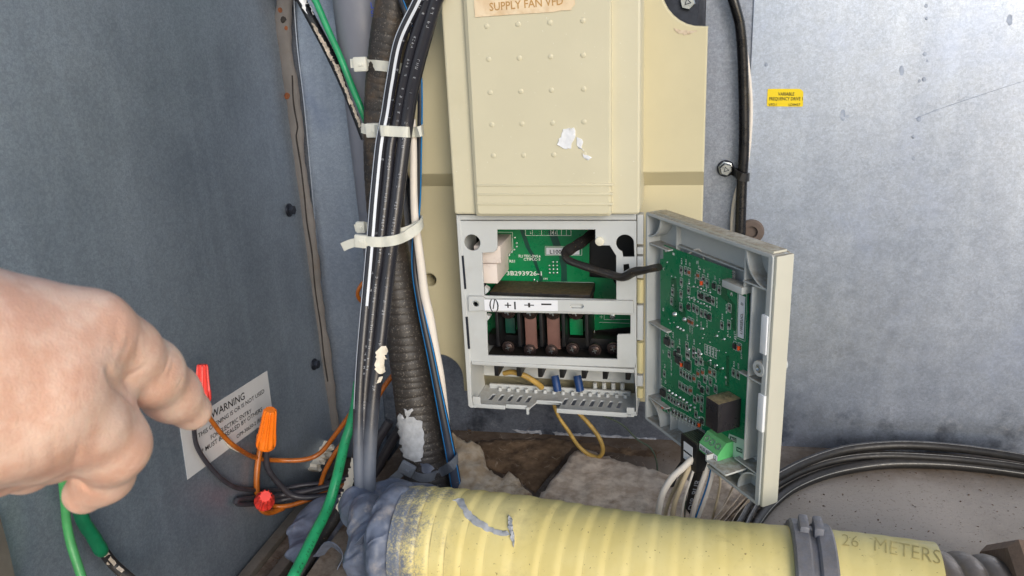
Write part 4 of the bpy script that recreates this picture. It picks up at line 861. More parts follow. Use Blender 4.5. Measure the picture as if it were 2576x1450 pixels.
for i in range(3):
    c = fsl.w(W2 * (.2 + .3 * i), -sl_ * .5, 0); q_ = MB().lathe(c, fsl.N, [(-.002, .0038), (.0005, .0038), (.0006, .003), (-.0008, .0028)], 18); s_ = q_.build('clamp_screw', M['steel'], TM)
fl2 = Fr(fk.w(0, 0, hT), fk.U, fk.V)
lab2 = plate('terminal_tag', fl2, [(a0 + .0008, b_lab_t - .0085), (a1 - .0008, b_lab_t - .0085), (a1 - .0008, b_lab_t - .0012), (a0 + .0008, b_lab_t - .0012)], [], 0, .0003, M['paper'], TM)
tx = MB()
for i, s_ in enumerate(('AL0', '|', 'AL1', '|', 'AL2')):
    me = text_mesh(s_, 1, 2, .01); x0 = a0 + W2 * (.06, .335, .38, .65, .69)[i]; ws = W2 * .25; xs = [v.co.x for v in me.vertices]; k = (ws / (max(xs) - min(xs))) if len(s_) > 1 else .0035
    tx.add([fl2.w(x0 + (v.co.x - min(xs)) * k, b_lab_t - .0072 + v.co.y * .0068, .0006) for v in me.vertices], [tuple(p.vertices) for p in me.polygons]); bpy.data.meshes.remove(me)
tx.build('tag_print', M['ink'], TM, False)
# pale end of the board with its markings
q4('board_end', fk, [D2(905, 732), D2(1045, 790), D2(1030, 1048), D2(960, 1010), D2(890, 800)], .0002, .0003, 'mint', KB)
ink = MB(); ends = [(912, 752, 968, 815), (968, 848, 1020, 910)]
for (x0, y0, x1, y1) in ends:
    pts = [D2(x0, y0), D2(x1, y0 + 22), D2(x1, y1), D2(x0, y1 - 22)]; ink.add([fk.w(*fk.q(*p, .0007), .0007) for p in pts], [(0, 1, 2, 3)])
ink.build('mark_patch', M['trace'], KB, False)
tx = MB(); text_px(tx, 'AL2', fk, D2(918, 785), D2(963, 805), .0009, 7, .02); text_px(tx, 'TM3', fk, D2(972, 880), D2(1016, 898), .0009, 6, .02); tx.build('mark_print', M['silk'], KB, False)
q4('corner_hole', fk, [(D2(996, 985)[0] + 5.5 * math.cos(t), D2(996, 985)[1] + 9 * math.sin(t)) for t in np.arange(0, 6.2, .4)], .0006, .0002, 'trace', KB)
joint_ = MB()
SK, sk = standing('plug_socket', D2(475, 730), D2(608, 1088), .024, 'black_pl', .0008)
f3 = Fr(fk.w(0, 0, .0242), fk.U, fk.V); aa = sk[0] + (sk[1] - sk[0]) * .22; ab = sk[0] + (sk[1] - sk[0]) * .78; hb_ = sk[3] - sk[2]
pl = plate('socket_tag', f3, [(aa, sk[2] + hb_ * .22), (ab, sk[2] + hb_ * .22), (ab, sk[2] + hb_ * .82), (aa, sk[2] + hb_ * .82)], [], 0, .0004, M['paper'], SK)
for i in range(6):
    x = aa + (ab - aa) * (.08 + .16 * i); MB().box(f3, x, x + (ab - aa) * .09, sk[2] + hb_ * .49, sk[2] + hb_ * .54, .0004, .0012).build('contact_pin', M['ink'], SK, False)
for i in range(7):
    n_ = .003 + .003 * i; MB().box(fk, sk[0] + .002, sk[1] - .001, sk[3] - .0005, sk[3] + .0012, n_, n_ + .001).build('contact_wire', M['thin_green'], SK, False)
# bracket under the terminals
b3 = fk.q(*D2(690, 1000), .03); b4 = fk.q(*D2(860, 1150), .03)
MB().box(fk, b3[0], b4[0] + .002, b4[1] + .006, b4[1] + .0085, -.012, .03, .0008).build('bracket', M['door_grey'], DU)
MB().box(fk, b3[0], b3[0] + .003, b4[1] + .006, b4[1] + .0145, .018, .03, .0008).build('bracket_tooth', M['door_grey'], DU)
# thin wires behind the board
q_ = [fk.w(*fk.q(*D1(x, y), n_), n_) for x, y, n_ in ((590, 465, -.006), (650, 425, -.008), (700, 425, -.01), (728, 470, -.01), (735, 520, -.006))]
tube([tuple(p) for p in q_], .0011, .003, 8).build('jumper_wire', M['white_cable'], KB)
# flat black lead from the compartment to the door board
c = [(*Z7(1775, 320), -.085, 24), (*Z7(1640, 430), -.105, 27), (*Z7(1480, 530), -.13, 29), (*Z7(1420, 580), -.142, 24), (*Z7(1470, 660), -.15, 30), (*Z7(1700, 745), -.153, 33), (*Z7(1950, 822), -.158, 34), (*Z7(2120, 862), -.165, 33), (*Z7(2250, 800), -.172, 38), (*Z7(2380, 775), -.178, 34), (*Z7(2560, 740), -.185, 30)]
fl_ = tube(cpath(c), None, .003, 14, rmod=lambda s: 1 + .05 * math.sin(s * 260) + .04 * math.sin(s * 97), squash=.6); fl_.build('flat_lead', M['rubber2'], DU)

# ================================================================ things on the right
fw = FY(-.003)
ys = empty('yellow_label', P(1975, 268, -.003), 'small yellow sticker reading variable frequency drive on the pale metal wall', 'label')
fy = fw.qs([(1931, 224), (2013, 224), (2021, 230), (2020, 269), (1929, 268)])
plate('label_sheet', fw, rounded(fy, .002), [], 0, .0003, M['sticker_yellow'], ys)
tx = MB()
for s_, a, b, h in (('VARIABLE', (1957, 241), (1998, 241), 9), ('FREQUENCY DRIVE 1', (1935, 253), (2019, 253), 9), ('VFD1', (1933, 267), (1953, 267), 7), ('LD0437', (1984, 267), (2013, 267), 7)):
    text_px(tx, s_, fw, a, b, .0006, h * .9, .01)
tx.build('label_print', M['ink'], ys, False)
rc = tube(cpath([(1838, -40, -.022, 26), (1848, 10, -.022, 26), (1861, 60, -.02, 26), (1867, 120, -.018, 26), (1870, 200, -.016, 26), (1872, 300, -.016, 26), (1871, 390, -.016, 26), (1867, 450, -.016, 26), (1864, 520, -.018, 27), (1862, 600, -.02, 27), (1861, 680, -.02, 27)]), None, .008, 16)
tag(rc.build('black_cable', M['rubber']), 'single black cable clipped to the metal wall right of the beige drive', 'cable')
tag(tube(cpath([(1852, -40, -.012, 10), (1860, 60, -.009, 10), (1876, 130, -.006, 10), (1887, 220, -.006, 10), (1889, 290, -.006, 10), (1884, 370, -.006, 10), (1874, 430, -.004, 10), (1854, 480, -.006, 11), (1844, 540, -.008, 11), (1842, 620, -.01, 11)]), None, .008, 10).build('white_wire', M['white_cable']), 'thin white wire running behind the black cable on the metal wall', 'wire')
bt = bolt('clip_bolt', P(1825, 424, -.001), (0.05, -1, 0), .0088, 'zinc bolt fixing the black cable clip to the wall', 'bolt', None, 1.25)
pcl = empty('cable_clip', P(1850, 445, -.004), 'black plastic cable clip wrapped round the cable beside the drive', 'clip')
q = [P(1825, 424, -.0035), P(1845, 432, -.006), P(1856, 441, -.030), P(1868, 447, -.034), P(1880, 447, -.030), P(1884, 446, -.014), P(1878, 444, -.003), P(1862, 438, -.0025), P(1840, 430, -.0028)]
ribbon(q, .0105, .0018).build('clip_strap', M['black_pl'], pcl)
gr = MB().lathe(P(1890, 582, -.0025), (0, -1, 0), [(0, .0165), (.004, .0165), (.006, .0145), (.006, .008), (.001, .007)], 28)
tag(gr.build('rubber_grommet', M['grommet']), 'round brown grommet in the wall just behind the top of the open door', 'grommet')
# coax loops lying on the floor
def zpath(l, lift=.0):                     # (u, v, width) on the tilted floor
    out = []
    for u, v, wd in l:
        z = -.25
        for _ in range(3): p = PZ(u, v, z); z = fz(p.x) + lift
        r = wd * px(p) / 2; p = PZ(u, v, z + r); out.append((p.x, p.y, p.z, r))
    return out
cx = [('outermost', [(1835, 1345, 23), (1858, 1310, 23), (1888, 1256, 23), (1920, 1222, 23), (1958, 1198, 23), (2030, 1162, 23), (2121, 1133, 23), (2228, 1121, 23), (2334, 1122, 23), (2455, 1134, 23), (2600, 1158, 23), (2700, 1190, 23)], .022),
      ('middle', [(1865, 1345, 20), (1885, 1300, 20), (1918, 1248, 20), (1958, 1216, 20), (2030, 1180, 20), (2121, 1155, 20), (2228, 1146, 20), (2364, 1152, 20), (2480, 1163, 20), (2600, 1180, 20), (2700, 1205, 20)], .012),
      ('innermost', [(1885, 1345, 27), (1906, 1310, 27), (1943, 1266, 27), (2000, 1224, 27), (2091, 1189, 27), (2212, 1168, 27), (2334, 1166, 27), (2455, 1175, 27), (2600, 1195, 27), (2700, 1220, 27)], .001)]
for nm, l, lift in cx:
    m = tube(zpath(l, lift), None, .008, 14)
    ro = empty('coax_cable', m.path[0][5], {'outermost': 'dusty black coax loop nearest the wall, outermost of the three curved cables', 'middle': 'thin dusty black coax between the other two curved cables', 'innermost': 'thick dusty black coax loop lying on the floor, innermost of the three'}[nm], 'cable', 'curved black coax cables on the floor')
    m.build('jacket', M['coax'], ro)
    # the pale stripe on the side that faces up and forward
    p, R, Tn, A, B, s = m.path; i = len(p) // 2; best = max(np.arange(0, 6.28, .1), key=lambda t: float((A[i] * math.cos(t) + B[i] * math.sin(t)).dot(np.array([0, -.55, .8])))) 
    stripe(m.path, best + {'outermost': -.3, 'middle': -.2, 'innermost': .55}[nm], .0005).build('stripe', M['coax_line'], ro)
# yellow tubing on the floor
Rt = .0635
yc = -.362; zc = fz(-.1) + Rt
def ytop(u, v, y):                        # helper: axis line fitted through the visible edge
    return P(u, v, y)
ax0, ax1 = Vector((-.122, -.372, fz(-.2) + Rt + .004)), Vector((.413, -.398, fz(.413) + Rt - .008))
ya = empty('yellow_conduit', (0.1, -.36, fz(.1)), 'thick yellow ribbed tubing lying across the bottom, its left end sprayed grey', 'conduit')
pts = [tuple(ax0.lerp(ax1, t) + Vector((0, .004 * math.sin(t * 9), 0))) for t in np.linspace(0, 1, 9)]
def yk(s, t):
    k = max(0, min(1, (.42 - s) / .3)); ph = s * (46 + 26 * max(0, 1 - s / .16)) + .09 * math.sin(t + s * 9); a = ph % 1
    return 1 + (.007 + .021 * k) * ((a / .7 if a < .7 else (1 - a) / .3) ** .8 - .5) + .003 * math.sin(s * 31 + t)
yt = tube(pts, Rt, .0018, 64, rk=yk); yo = yt.build('ribbed_sleeve', M['yellow'], ya, True, 60)
bvy = bvh_of(yo)
decal('sealant_smear', [(1140, 1258), (1166, 1257), (1180, 1285), (1210, 1310), (1240, 1330), (1278, 1338), (1283, 1346), (1262, 1350), (1225, 1337), (1190, 1320), (1170, 1300), (1160, 1280)], bvy, M['paint_grey'], ya, .0012, 6, 2, 8)
decal('sealant_ridge', [(1280, 1298), (1288, 1305), (1290, 1330), (1295, 1350), (1294, 1378), (1286, 1360), (1280, 1330)], bvy, M['paint_grey'], ya, .003, 5, 1.5, 9)
for s_, u0, v0, u1, v1, h, sz in (('26', 2118, 1372, 2160, 1378, 30, 0), ('METERS', 2200, 1386, 2366, 1420, 36, 0)):
    me = text_mesh(s_, 1, 2, -.014); xs = [v.co.x for v in me.vertices]; x0, x1 = min(xs), max(xs); mm = MB(); vv = []
    bm = bmesh.new(); bm.from_mesh(me); bmesh.ops.triangulate(bm, faces=bm.faces[:]); bmesh.ops.subdivide_edges(bm, edges=[e for e in bm.edges if e.calc_length() > .2], cuts=2, use_grid_fill=True); bm.to_mesh(me); bm.free()
    okk = True
    for v in me.vertices:
        k = (v.co.x - x0) / (x1 - x0); q = raypt(u0 + (u1 - u0) * k, v0 + (v1 - v0) * k - v.co.y / .7 * h, bvy, .0006)
        vv.append(q or Vector((0, -.36, -.3))); okk &= q is not None
    mm.add(vv, [tuple(p.vertices) for p in me.polygons]); mm.build('handwriting', basic('faded marker', lin(196, 176, 108), .6, bump=0, var=.3), ya, False); bpy.data.meshes.remove(me)
# two part cast strap round it
xs_ = P(2040, 1320, -.372).x
sp = empty('tubing_strap', (xs_, -.37, fz(xs_)), 'grey cast metal strap clamped round the yellow tubing', 'strap')
def axp(x): t = (x - ax0.x) / (ax1.x - ax0.x); return ax0.lerp(ax1, t)
dirx = (ax1 - ax0).normalized()
def hoop(name, xa, xb, r0, r1, a0=0, a1=360):
    m = MB(); vs = []; k = 48; prof = [(xa, r0), (xa, r1 - .002), (xa + .002, r1), (xb - .002, r1), (xb, r1 - .002), (xb, r0)]
    for i in range(k):
        t = math.radians(a0 + (a1 - a0) * i / k)
        for (x, r) in prof: c = axp(x); vs.append(c + Vector((0, math.cos(t), 0)) * r + Vector((0, 0, math.sin(t))) * r)
    n = len(prof); m.add(vs, [(i * n + j, i * n + (j + 1) % n, ((i + 1) % k) * n + (j + 1) % n, ((i + 1) % k) * n + j) for i in range(k) for j in range(n)])
    return m.build(name, M['iron'], sp, True, 40)
hoop('strap_half', xs_ - .019, xs_ - .003, Rt - .004, Rt + .009); hoop('strap_half', xs_ + .003, xs_ + .019, Rt - .004, Rt + .0075); hoop('strap_web', xs_ - .006, xs_ + .006, Rt - .004, Rt + .0035)
for dx in (-.008, .005):
    c = axp(xs_ + dx) + Vector((0, .012, Rt + .008)); MB().box(Fr(c, (1, 0, 0), (0, 1, 0)), -.0045, .0045, -.011, .011, -.006, .007, .0025).build('strap_lug', M['iron'], sp)
# threaded end and iron fitting
te = MB(); xa = ax1.x - .001; vs = []; k = 40; L_ = .060; nn = 70
for i in range(nn):
    x = xa + L_ * i / (nn - 1)
    for j in range(k):
        t = 2 * math.pi * j / k; ph = (x - xa) / .021 * 2 * math.pi - t; r = Rt * .86 + .0045 * (abs(math.cos(ph / 2)) ** .6)
        c = axp(x); vs.append(c + Vector((0, math.cos(t), math.sin(t))) * r)
te.add(vs, [(i * k + j, i * k + (j + 1) % k, (i + 1) * k + (j + 1) % k, (i + 1) * k + j) for i in range(nn - 1) for j in range(k)])
te.build('spiral_core', M['thread'], ya, True, 60)
ft_ = empty('pipe_fitting', axp(xa + .08), 'brown iron hexagonal fitting at the right end of the yellow tubing', 'fitting')
c = axp(xa + .025); a_ = Vector((0, 1, 0)); b_ = Vector((0, 0, 1))
MB().cyl(c, c + dirx * .05, Rt * .74, n=32).build('black_bush', M['black_pl'], ft_)
hx = MB(); hv = []; 
for x, r in ((.030, Rt * 1.16), (.038, Rt * 1.3), (.11, Rt * 1.3), (.12, Rt * 1.2)):
    for j in range(6): t = math.radians(60 * j + 20); hv.append(c + dirx * x + (a_ * math.cos(t) + b_ * math.sin(t)) * r)
hx.add(hv, [(i * 6 + j, i * 6 + (j + 1) % 6, (i + 1) * 6 + (j + 1) % 6, (i + 1) * 6 + j) for i in range(3) for j in range(6)] + [tuple(range(6)), tuple(range(18, 24))]); hx.build('hex_body', M['fitting'], ft_, True, 30)

# wires under the door
def wire(name, label, cat, pth, mat, step=.006, group=None, n=12, **k):
    m = tube(cpath(pth), None, step, n, **k); o = m.build(name, M[mat]); tag(o, label, cat, group); return o, m
G1 = 'cables hanging under the door'
wire('socket_cable', 'thick white cable hanging leftmost under the black plug socket', 'cable', [(1745, 1150, -.25, 17), (1722, 1174, -.255, 17), (1692, 1201, -.258, 17), (1668, 1240, -.262, 17), (1657, 1285, -.265, 17), (1652, 1330, -.27, 17)], 'white_cable', group=G1)
wire('socket_cable', 'yellowed cable bowing out under the black plug socket', 'cable', [(1748, 1150, -.245, 13), (1730, 1185, -.25, 13), (1714, 1222, -.252, 13), (1697, 1268, -.255, 13), (1688, 1330, -.26, 13)], 'cream_cable', group=G1)
wire('socket_cable', 'thin yellowed cable tucked behind the bowed one under the socket', 'cable', [(1740, 1155, -.235, 10), (1712, 1205, -.24, 10), (1690, 1245, -.243, 10), (1676, 1285, -.246, 10), (1668, 1330, -.25, 10)], 'cream_cable', group=G1)
o, m = wire('socket_cable', 'white cable right of the black sleeve printed with letters', 'cable', [(1782, 1150, -.245, 13), (1774, 1190, -.25, 13), (1762, 1225, -.252, 13), (1748, 1270, -.255, 13), (1735, 1330, -.26, 13)], 'white_cable', group=G1)
rb = empty('striped_cable', m.path[0][-1] + np.array([.01, 0, 0]), 'white cable with a blue stripe, rightmost under the door connectors', 'cable', G1)
m2 = tube(cpath([(1795, 1150, -.24, 13), (1791, 1190, -.245, 13), (1780, 1232, -.248, 13), (1763, 1280, -.25, 13), (1745, 1330, -.255, 13)]), None, .005, 12); m2.build('jacket', M['white_cable'], rb); stripe(m2.path, .9, .0013).build('stripe', M['blue'], rb)
o, m = wire('black_sleeve', 'flat black sleeve with white letters hanging under the door', 'cable', [(1765, 1130, -.2, 27), (1757, 1180, -.205, 28), (1746, 1240, -.21, 28), (1736, 1290, -.215, 28), (1730, 1340, -.22, 28)], 'rubber2', squash=.6)
bvs = bvh_of(o); tx = MB(); me = text_mesh('ES DIR BUR', 1, 2, .01); xs = [v.co.x for v in me.vertices]; x0, x1 = min(xs), max(xs); vv = []
for v in me.vertices:
    k = (v.co.x - x0) / (x1 - x0); u = 1738 + (1763 - 1738) * k + v.co.y / .7 * -14; vq = 1310 - (1310 - 1209) * k + v.co.y / .7 * -3
    vv.append(raypt(u, vq, bvs, .0005) or P(u, vq, -.217))
tx.add(vv, [tuple(p.vertices) for p in me.polygons]); q = tx.build('sleeve_print', M['print'], o, False); q.data.transform(Matrix.Identity(4)); bpy.data.meshes.remove(me)
wire('strand', 'thin grey strand leftmost of the fan under the door sockets', 'wire', [(1733, 1165, -.24, 6), (1705, 1192, -.245, 6), (1680, 1222, -.25, 6), (1660, 1262, -.252, 6), (1645, 1330, -.255, 6)], 'thin_green', group='thin strands under the door', n=8)
wire('strand', 'thin white strand crossing just left of the printed black sleeve', 'wire', [(1752, 1160, -.25, 6), (1738, 1205, -.255, 6), (1722, 1255, -.258, 6), (1708, 1330, -.26, 6)], 'white_cable', group='thin strands under the door', n=8)
wire('strand', 'thin cream strand bowing right of the blue striped cable', 'wire', [(1800, 1165, -.22, 6), (1812, 1205, -.225, 6), (1806, 1250, -.228, 6), (1786, 1330, -.23, 6)], 'cream_cable', group='thin strands under the door', n=8)
wire('dark_cable', 'dark cable behind the leftmost white cable under the door', 'cable', [(1740, 1140, -.16, 16), (1712, 1175, -.16, 16), (1690, 1215, -.165, 16), (1680, 1280, -.17, 16)], 'rubber2')
wire('green_strand', 'short thin green strand beside the printed black sleeve', 'wire', [(1738, 1216, -.235, 4), (1726, 1250, -.238, 4), (1721, 1330, -.24, 4)], 'thin_green', n=6)
wire('yellow_loop', 'yellow wire looping down below the terminal compartment', 'wire', [(1392, 1015, -.1, 9), (1405, 1048, -.1, 9), (1431, 1086, -.1, 10), (1455, 1122, -.1, 10), (1485, 1146, -.102, 11), (1508, 1150, -.105, 11), (1517, 1131, -.107, 11), (1507, 1101, -.105, 11), (1480, 1065, -.1, 11), (1446, 1030, -.1, 10)], 'yellow_wire')
wire('thin_green_wire', 'thin green wire drooping from the compartment to the insulation', 'wire', [(1490, 1032, -.1, 4), (1510, 1043, -.1, 4.2), (1564, 1068, -.102, 4.2), (1604, 1107, -.105, 4.5), (1637, 1128, -.108, 4.5), (1653, 1171, -.11, 4.5), (1651, 1245, -.115, 4.5)], 'thin_green', n=8)

# ================================================================ insulation scraps on the floor
def slab(name, label, pxs, zt, th, mat, seed=1, rough=.004, grid=14, tilt=None, cat='insulation'):
    """a torn slab: outline in pixels on a height, roughened, with real thickness below"""
    g = np.random.default_rng(seed); pts = []
    for i in range(len(pxs)):
        a, b = Vector(pxs[i][:2]), Vector(pxs[(i + 1) % len(pxs)][:2]); n = max(1, int((b - a).length / grid))
        for j in range(n): pts.append(a.lerp(b, j / n) + Vector(g.uniform(-1, 1, 2)) * grid * .13)
    nb = len(pts); X_ = [p.x for p in pts]; Y_ = [p.y for p in pts]
    for x in np.arange(min(X_), max(X_), grid * .8):
        for y in np.arange(min(Y_), max(Y_), grid * .8): pts.append(Vector((x + g.uniform(-3, 3), y + g.uniform(-3, 3))))
    v2, _, fs, *_ = delaunay_2d_cdt(pts, [], [list(range(nb))], 1, 1e-4); top = []; bot = []
    from mathutils import noise as mn
    for v in v2:
        z = zt(v.x, v.y) if callable(zt) else zt; p = PZ(v.x, v.y, z); d = mn.fractal(p * 55, .6, 2.1, 5) * rough
        p = p + Vector((0, 0, d)); 
        dm_ = min((v - pts[i_]).length for i_ in range(nb)); p = p - Vector((0, 0, th * .6 * max(0, 1 - dm_ / (grid * 1.3)) ** 1.5)); top.append(p); bot.append(p - Vector((g.uniform(-.001, .001), -th * .2, th)))
    n = len(top); cnt = {(a, b) for f in fs for a, b in zip(f, f[1:] + f[:1])}
    m = MB(); m.add(top + bot, [tuple(f) for f in fs] + [tuple(i + n for i in f[::-1]) for f in fs] + [(a, b, b + n, a + n) for a, b in cnt if (b, a) not in cnt])
    so_ = tag(m.build(name, M[mat], None, True, 70), label, cat)
    if cat == 'insulation':                # loose fibres standing off the surface
        fb_ = MB(); R_ = random.Random(seed)
        for _ in range(170):
            p = top[R_.randrange(n)] + Vector((R_.uniform(-1, 1), R_.uniform(-1, 1), 0)) * .004; a = R_.uniform(0, 6.28); l = R_.uniform(.003, .009); w2 = R_.uniform(.0001, .00022)
            d1 = Vector((math.cos(a), math.sin(a), R_.uniform(-.1, .5))) * l; d2 = d1 + Vector((math.cos(a + .9), math.sin(a + .9), R_.uniform(-.5, .1))) * l * .7; sd2 = Vector((-math.sin(a), math.cos(a), .3)) * w2
            fb_.add([p - sd2, p + sd2, p + d1 + sd2, p + d1 - sd2, p + d2], [(0, 1, 2, 3), (3, 2, 4)])
        tag(fb_.build('loose_fibre', M['fibre'], so_, False, fix=False), kind='stuff')
    return so_
slab('insulation_slab', 'large brown slab of matted insulation under the open door', [(1441, 1122), (1480, 1118), (1540, 1140), (1600, 1155), (1650, 1168), (1700, 1185), (1745, 1195), (1740, 1330), (1600, 1340), (1330, 1300), (1343, 1247), (1395, 1185)], lambda u, v: -.222 + .00004 * (v - 1120), .022, 'insul', 3, .0028)
slab('insulation_scrap', 'ragged brown scrap of insulation beside the black conduit', [(1128, 1085), (1150, 1090), (1175, 1110), (1198, 1104), (1216, 1122), (1222, 1165), (1240, 1185), (1262, 1190), (1281, 1178), (1300, 1198), (1325, 1222), (1343, 1246), (1330, 1275), (1160, 1260), (1140, 1180)], lambda u, v: -.205 - .0001 * (v - 1085), .012, 'insul_brown', 5, .005, 12)
slab('insulation_scrap', 'torn pale insulation scrap right of the white cables under the door', [(1760, 1180), (1800, 1170), (1850, 1215), (1895, 1235), (1900, 1262), (1875, 1300), (1850, 1340), (1740, 1340), (1745, 1260)], lambda u, v: -.222, .014, 'insul', 8, .006, 12)
for i, (a, b, w_) in enumerate((((1870, 1232), (1788, 1335), 6), ((1882, 1244), (1806, 1338), 5), ((1888, 1254), (1822, 1340), 5), ((1860, 1222), (1776, 1330), 5), ((1876, 1262), (1835, 1340), 4))):
    pass
pf = MB()
for i, (a, b, w_) in enumerate((((1850, 1212), (1778, 1330), 8), ((1868, 1226), (1795, 1335), 7), ((1880, 1242), (1812, 1338), 7), ((1886, 1256), (1830, 1340), 6))):
    q = [PZ(a[0] + (b[0] - a[0]) * t + 8 * math.sin(t * 3 + i), a[1] + (b[1] - a[1]) * t, -.205 + .004 * math.sin(t * 5 + i)) for t in np.linspace(0, 1, 6)]
    tag(ribbon([tuple(p) for p in q], .012, .0008, up=(.5, .3, .8)).build('paper_strip', M['paper_fold']), ('topmost', 'second', 'third', 'lowest')[i] + ' torn strip of backing paper fanned beside the curved coax', 'paper', 'torn paper strips beside the coax')
wire('blue_cable', 'bluish cable beneath the torn paper strips by the coax', 'cable', [(1892, 1250, -.17, 12), (1866, 1290, -.18, 12), (1842, 1335, -.19, 12)], 'blueblack')
slab('dirt_crust', 'brown crust of dirt and torn facing along the back wall floor', [(1190, 1105), (1260, 1102), (1380, 1096), (1480, 1108), (1560, 1118), (1650, 1124), (1700, 1140), (1690, 1165), (1640, 1158), (1560, 1145), (1480, 1128), (1440, 1124), (1400, 1170), (1345, 1235), (1290, 1190), (1225, 1170)], lambda u, v: -.246, .006, 'crust', 12, .002, 10, cat='dirt')

# ================================================================ conduit and cable bundle
cd = empty('ribbed_conduit', P(1075, 1215, -.2), 'thick black ribbed conduit rising beside the drive, with grey paint flaking low down', 'conduit')
ct = tube(cpath([(1000, -70, -.10, 94), (992, 0, -.102, 94), (975, 120, -.106, 94), (963, 250, -.11, 92), (961, 400, -.118, 92), (970, 540, -.125, 92), (988, 660, -.135, 92), (1008, 780, -.145, 94), (1028, 900, -.155, 98), (1046, 1020, -.165, 104), (1066, 1140, -.175, 112), (1082, 1250, -.185, 116)]), None, .0013, 36, rk=lambda s, t: 1 - .03 * max(0, 1 - abs(((s / .0112 + .35 * math.sin(s * 47) + .2 * math.sin(s * 131 + t) + t / 6.2832) % 1) - .5) * 5) * (.35 + .65 * min(1, max(0, s - .15) / .25)))
co_ = ct.build('ribbed_wall', M['conduit'], cd, True, 60); bvc = bvh_of(co_)
decal('paint_flake', [(1006, 1040), (1020, 1055), (1025, 1044), (1040, 1052), (1062, 1062), (1066, 1090), (1064, 1135), (1058, 1160), (1040, 1162), (1018, 1148), (1005, 1128), (1010, 1105), (1000, 1075)], bvc, M['paint_grey'], cd, .0016, 6, 2.5, 11)
decal('paint_flake', [(1016, 1028), (1026, 1034), (1036, 1027), (1040, 1032), (1032, 1044), (1022, 1046)], bvc, M['paint_grey'], cd, .0012, 5, 1.5, 12)
decal('paint_flake', [(1058, 1165), (1080, 1168), (1092, 1180), (1075, 1192), (1060, 1185)], bvc, M['seal'], cd, .0012, 6, 2, 13)
ro_j = {}
GB = 'black cables strapped in front of the ribbed conduit'
def bundle_cable(lab, pth, name='power_cable', mat='bundle'):
    m = tube(cpath(pth), None, .006, 20); ro = empty(name, m.path[0][-1], lab, 'cable', GB); ro_j[ro.name] = m.build('jacket', M[mat], ro); return ro, m
def facing(m, u):                          # angle round a tube that shows at a sideways shift u (-1..1) towards the camera
    p, R, Tn, A, B, s = m.path; i = len(p) // 2; vd = CAM - p[i]; vd /= np.linalg.norm(vd); sd_ = np.cross(Tn[i], vd); sd_ /= np.linalg.norm(sd_)
    if CM[0] @ sd_ < 0: sd_ = -sd_
    d = vd * math.sqrt(max(0, 1 - u * u)) + sd_ * u; return math.atan2(d @ B[i], d @ A[i])
ya_ = lambda v: -.165 if v < 300 else (-.165 - (v - 300) * .00012 if v < 726 else -.216 - (v - 726) * .00016)
c1 = [(1070, -50), (1053, 0), (1006, 100), (985, 205), (972, 288), (958, 362), (945, 488), (936, 600), (925, 726), (912, 874), (905, 985), (902, 1096), (905, 1207), (916, 1300)]
c2 = [(1092, -50), (1076, 0), (1048, 80), (1028, 150), (1008, 250), (998, 312), (984, 362), (974, 463), (963, 563), (953, 663), (944, 726), (929, 874), (918, 985), (911, 1096), (910, 1207), (920, 1300)]
c3 = [(1112, -50), (1097, 0), (1074, 80), (1052, 160), (1034, 240), (1023, 312), (1016, 362), (1005, 450), (995, 538), (984, 626), (972, 726), (956, 874), (941, 985), (932, 1096), (928, 1207), (932, 1300)]
r1, m1 = bundle_cable('black cable with a bright white stripe, leftmost of the strapped bundle', [(u, v, ya_(v) - .004, 29) for u, v in c1])
stripe(m1.path, facing(m1, .12), .0016, s1=.55).build('stripe', M['print_white'], r1); stripe(m1.path, facing(m1, -.85), .0009, s1=.68).build('stripe', M['print_white'], r1)
strokes(m1.path, facing(m1, .6), .0034, .005, skip=.5, s1=.65, seed=4).build('cable_print', M['print'], r1, False)['kind'] = 'stuff'
r2, m2 = bundle_cable('black cable with worn white print in the middle of the strapped bundle', [(u, v, ya_(v), 28) for u, v in c2])
strokes(m2.path, facing(m2, .0), .0026, .0012, skip=.45, s1=.75, seed=5).build('cable_print', M['print'], r2, False)['kind'] = 'stuff'
r3, m3 = bundle_cable('thick black cable, rightmost of the strapped bundle, with a white paint blob', [(u, v, ya_(v) + .001, 35) for u, v in c3])
strokes(m3.path, facing(m3, -.1), .0028, .0016, skip=.5, s1=.65, seed=6).build('cable_print', M['print'], r3, False)['kind'] = 'stuff'
bv3 = bvh_of(ro_j[r3.name], ro_j[r2.name])
decal('paint_blob', [(962, 870), (969, 869), (974, 890), (970, 915), (966, 935), (952, 942), (944, 930), (947, 900), (946, 885)], bv3, M['paint_cream'], r3, .0016, 5, 2, 14)
decal('paint_blob', [(952, 950), (960, 948), (956, 962), (946, 966)], bv3, M['paint_cream'], r3, .001, 4, 1, 15)
o, m = wire('white_cable', 'smooth white cable running down between the black bundle and the beige drive', 'cable', [(1038, 300, -.15, 15), (1040, 362, -.152, 18), (1041, 488, -.155, 19), (1045, 563, -.158, 20), (1052, 613, -.16, 21), (1060, 676, -.16, 22), (1068, 740, -.16, 23), (1081, 800, -.162, 24), (1093, 874, -.165, 24), (1107, 948, -.168, 23), (1118, 1040, -.17, 22), (1128, 1120, -.17, 20)], 'white_cable', n=18)
rb = empty('blue_striped_cable', P(1145, 1222, -.2), 'black cable with blue stripes strapped along the right of the conduit', 'cable')
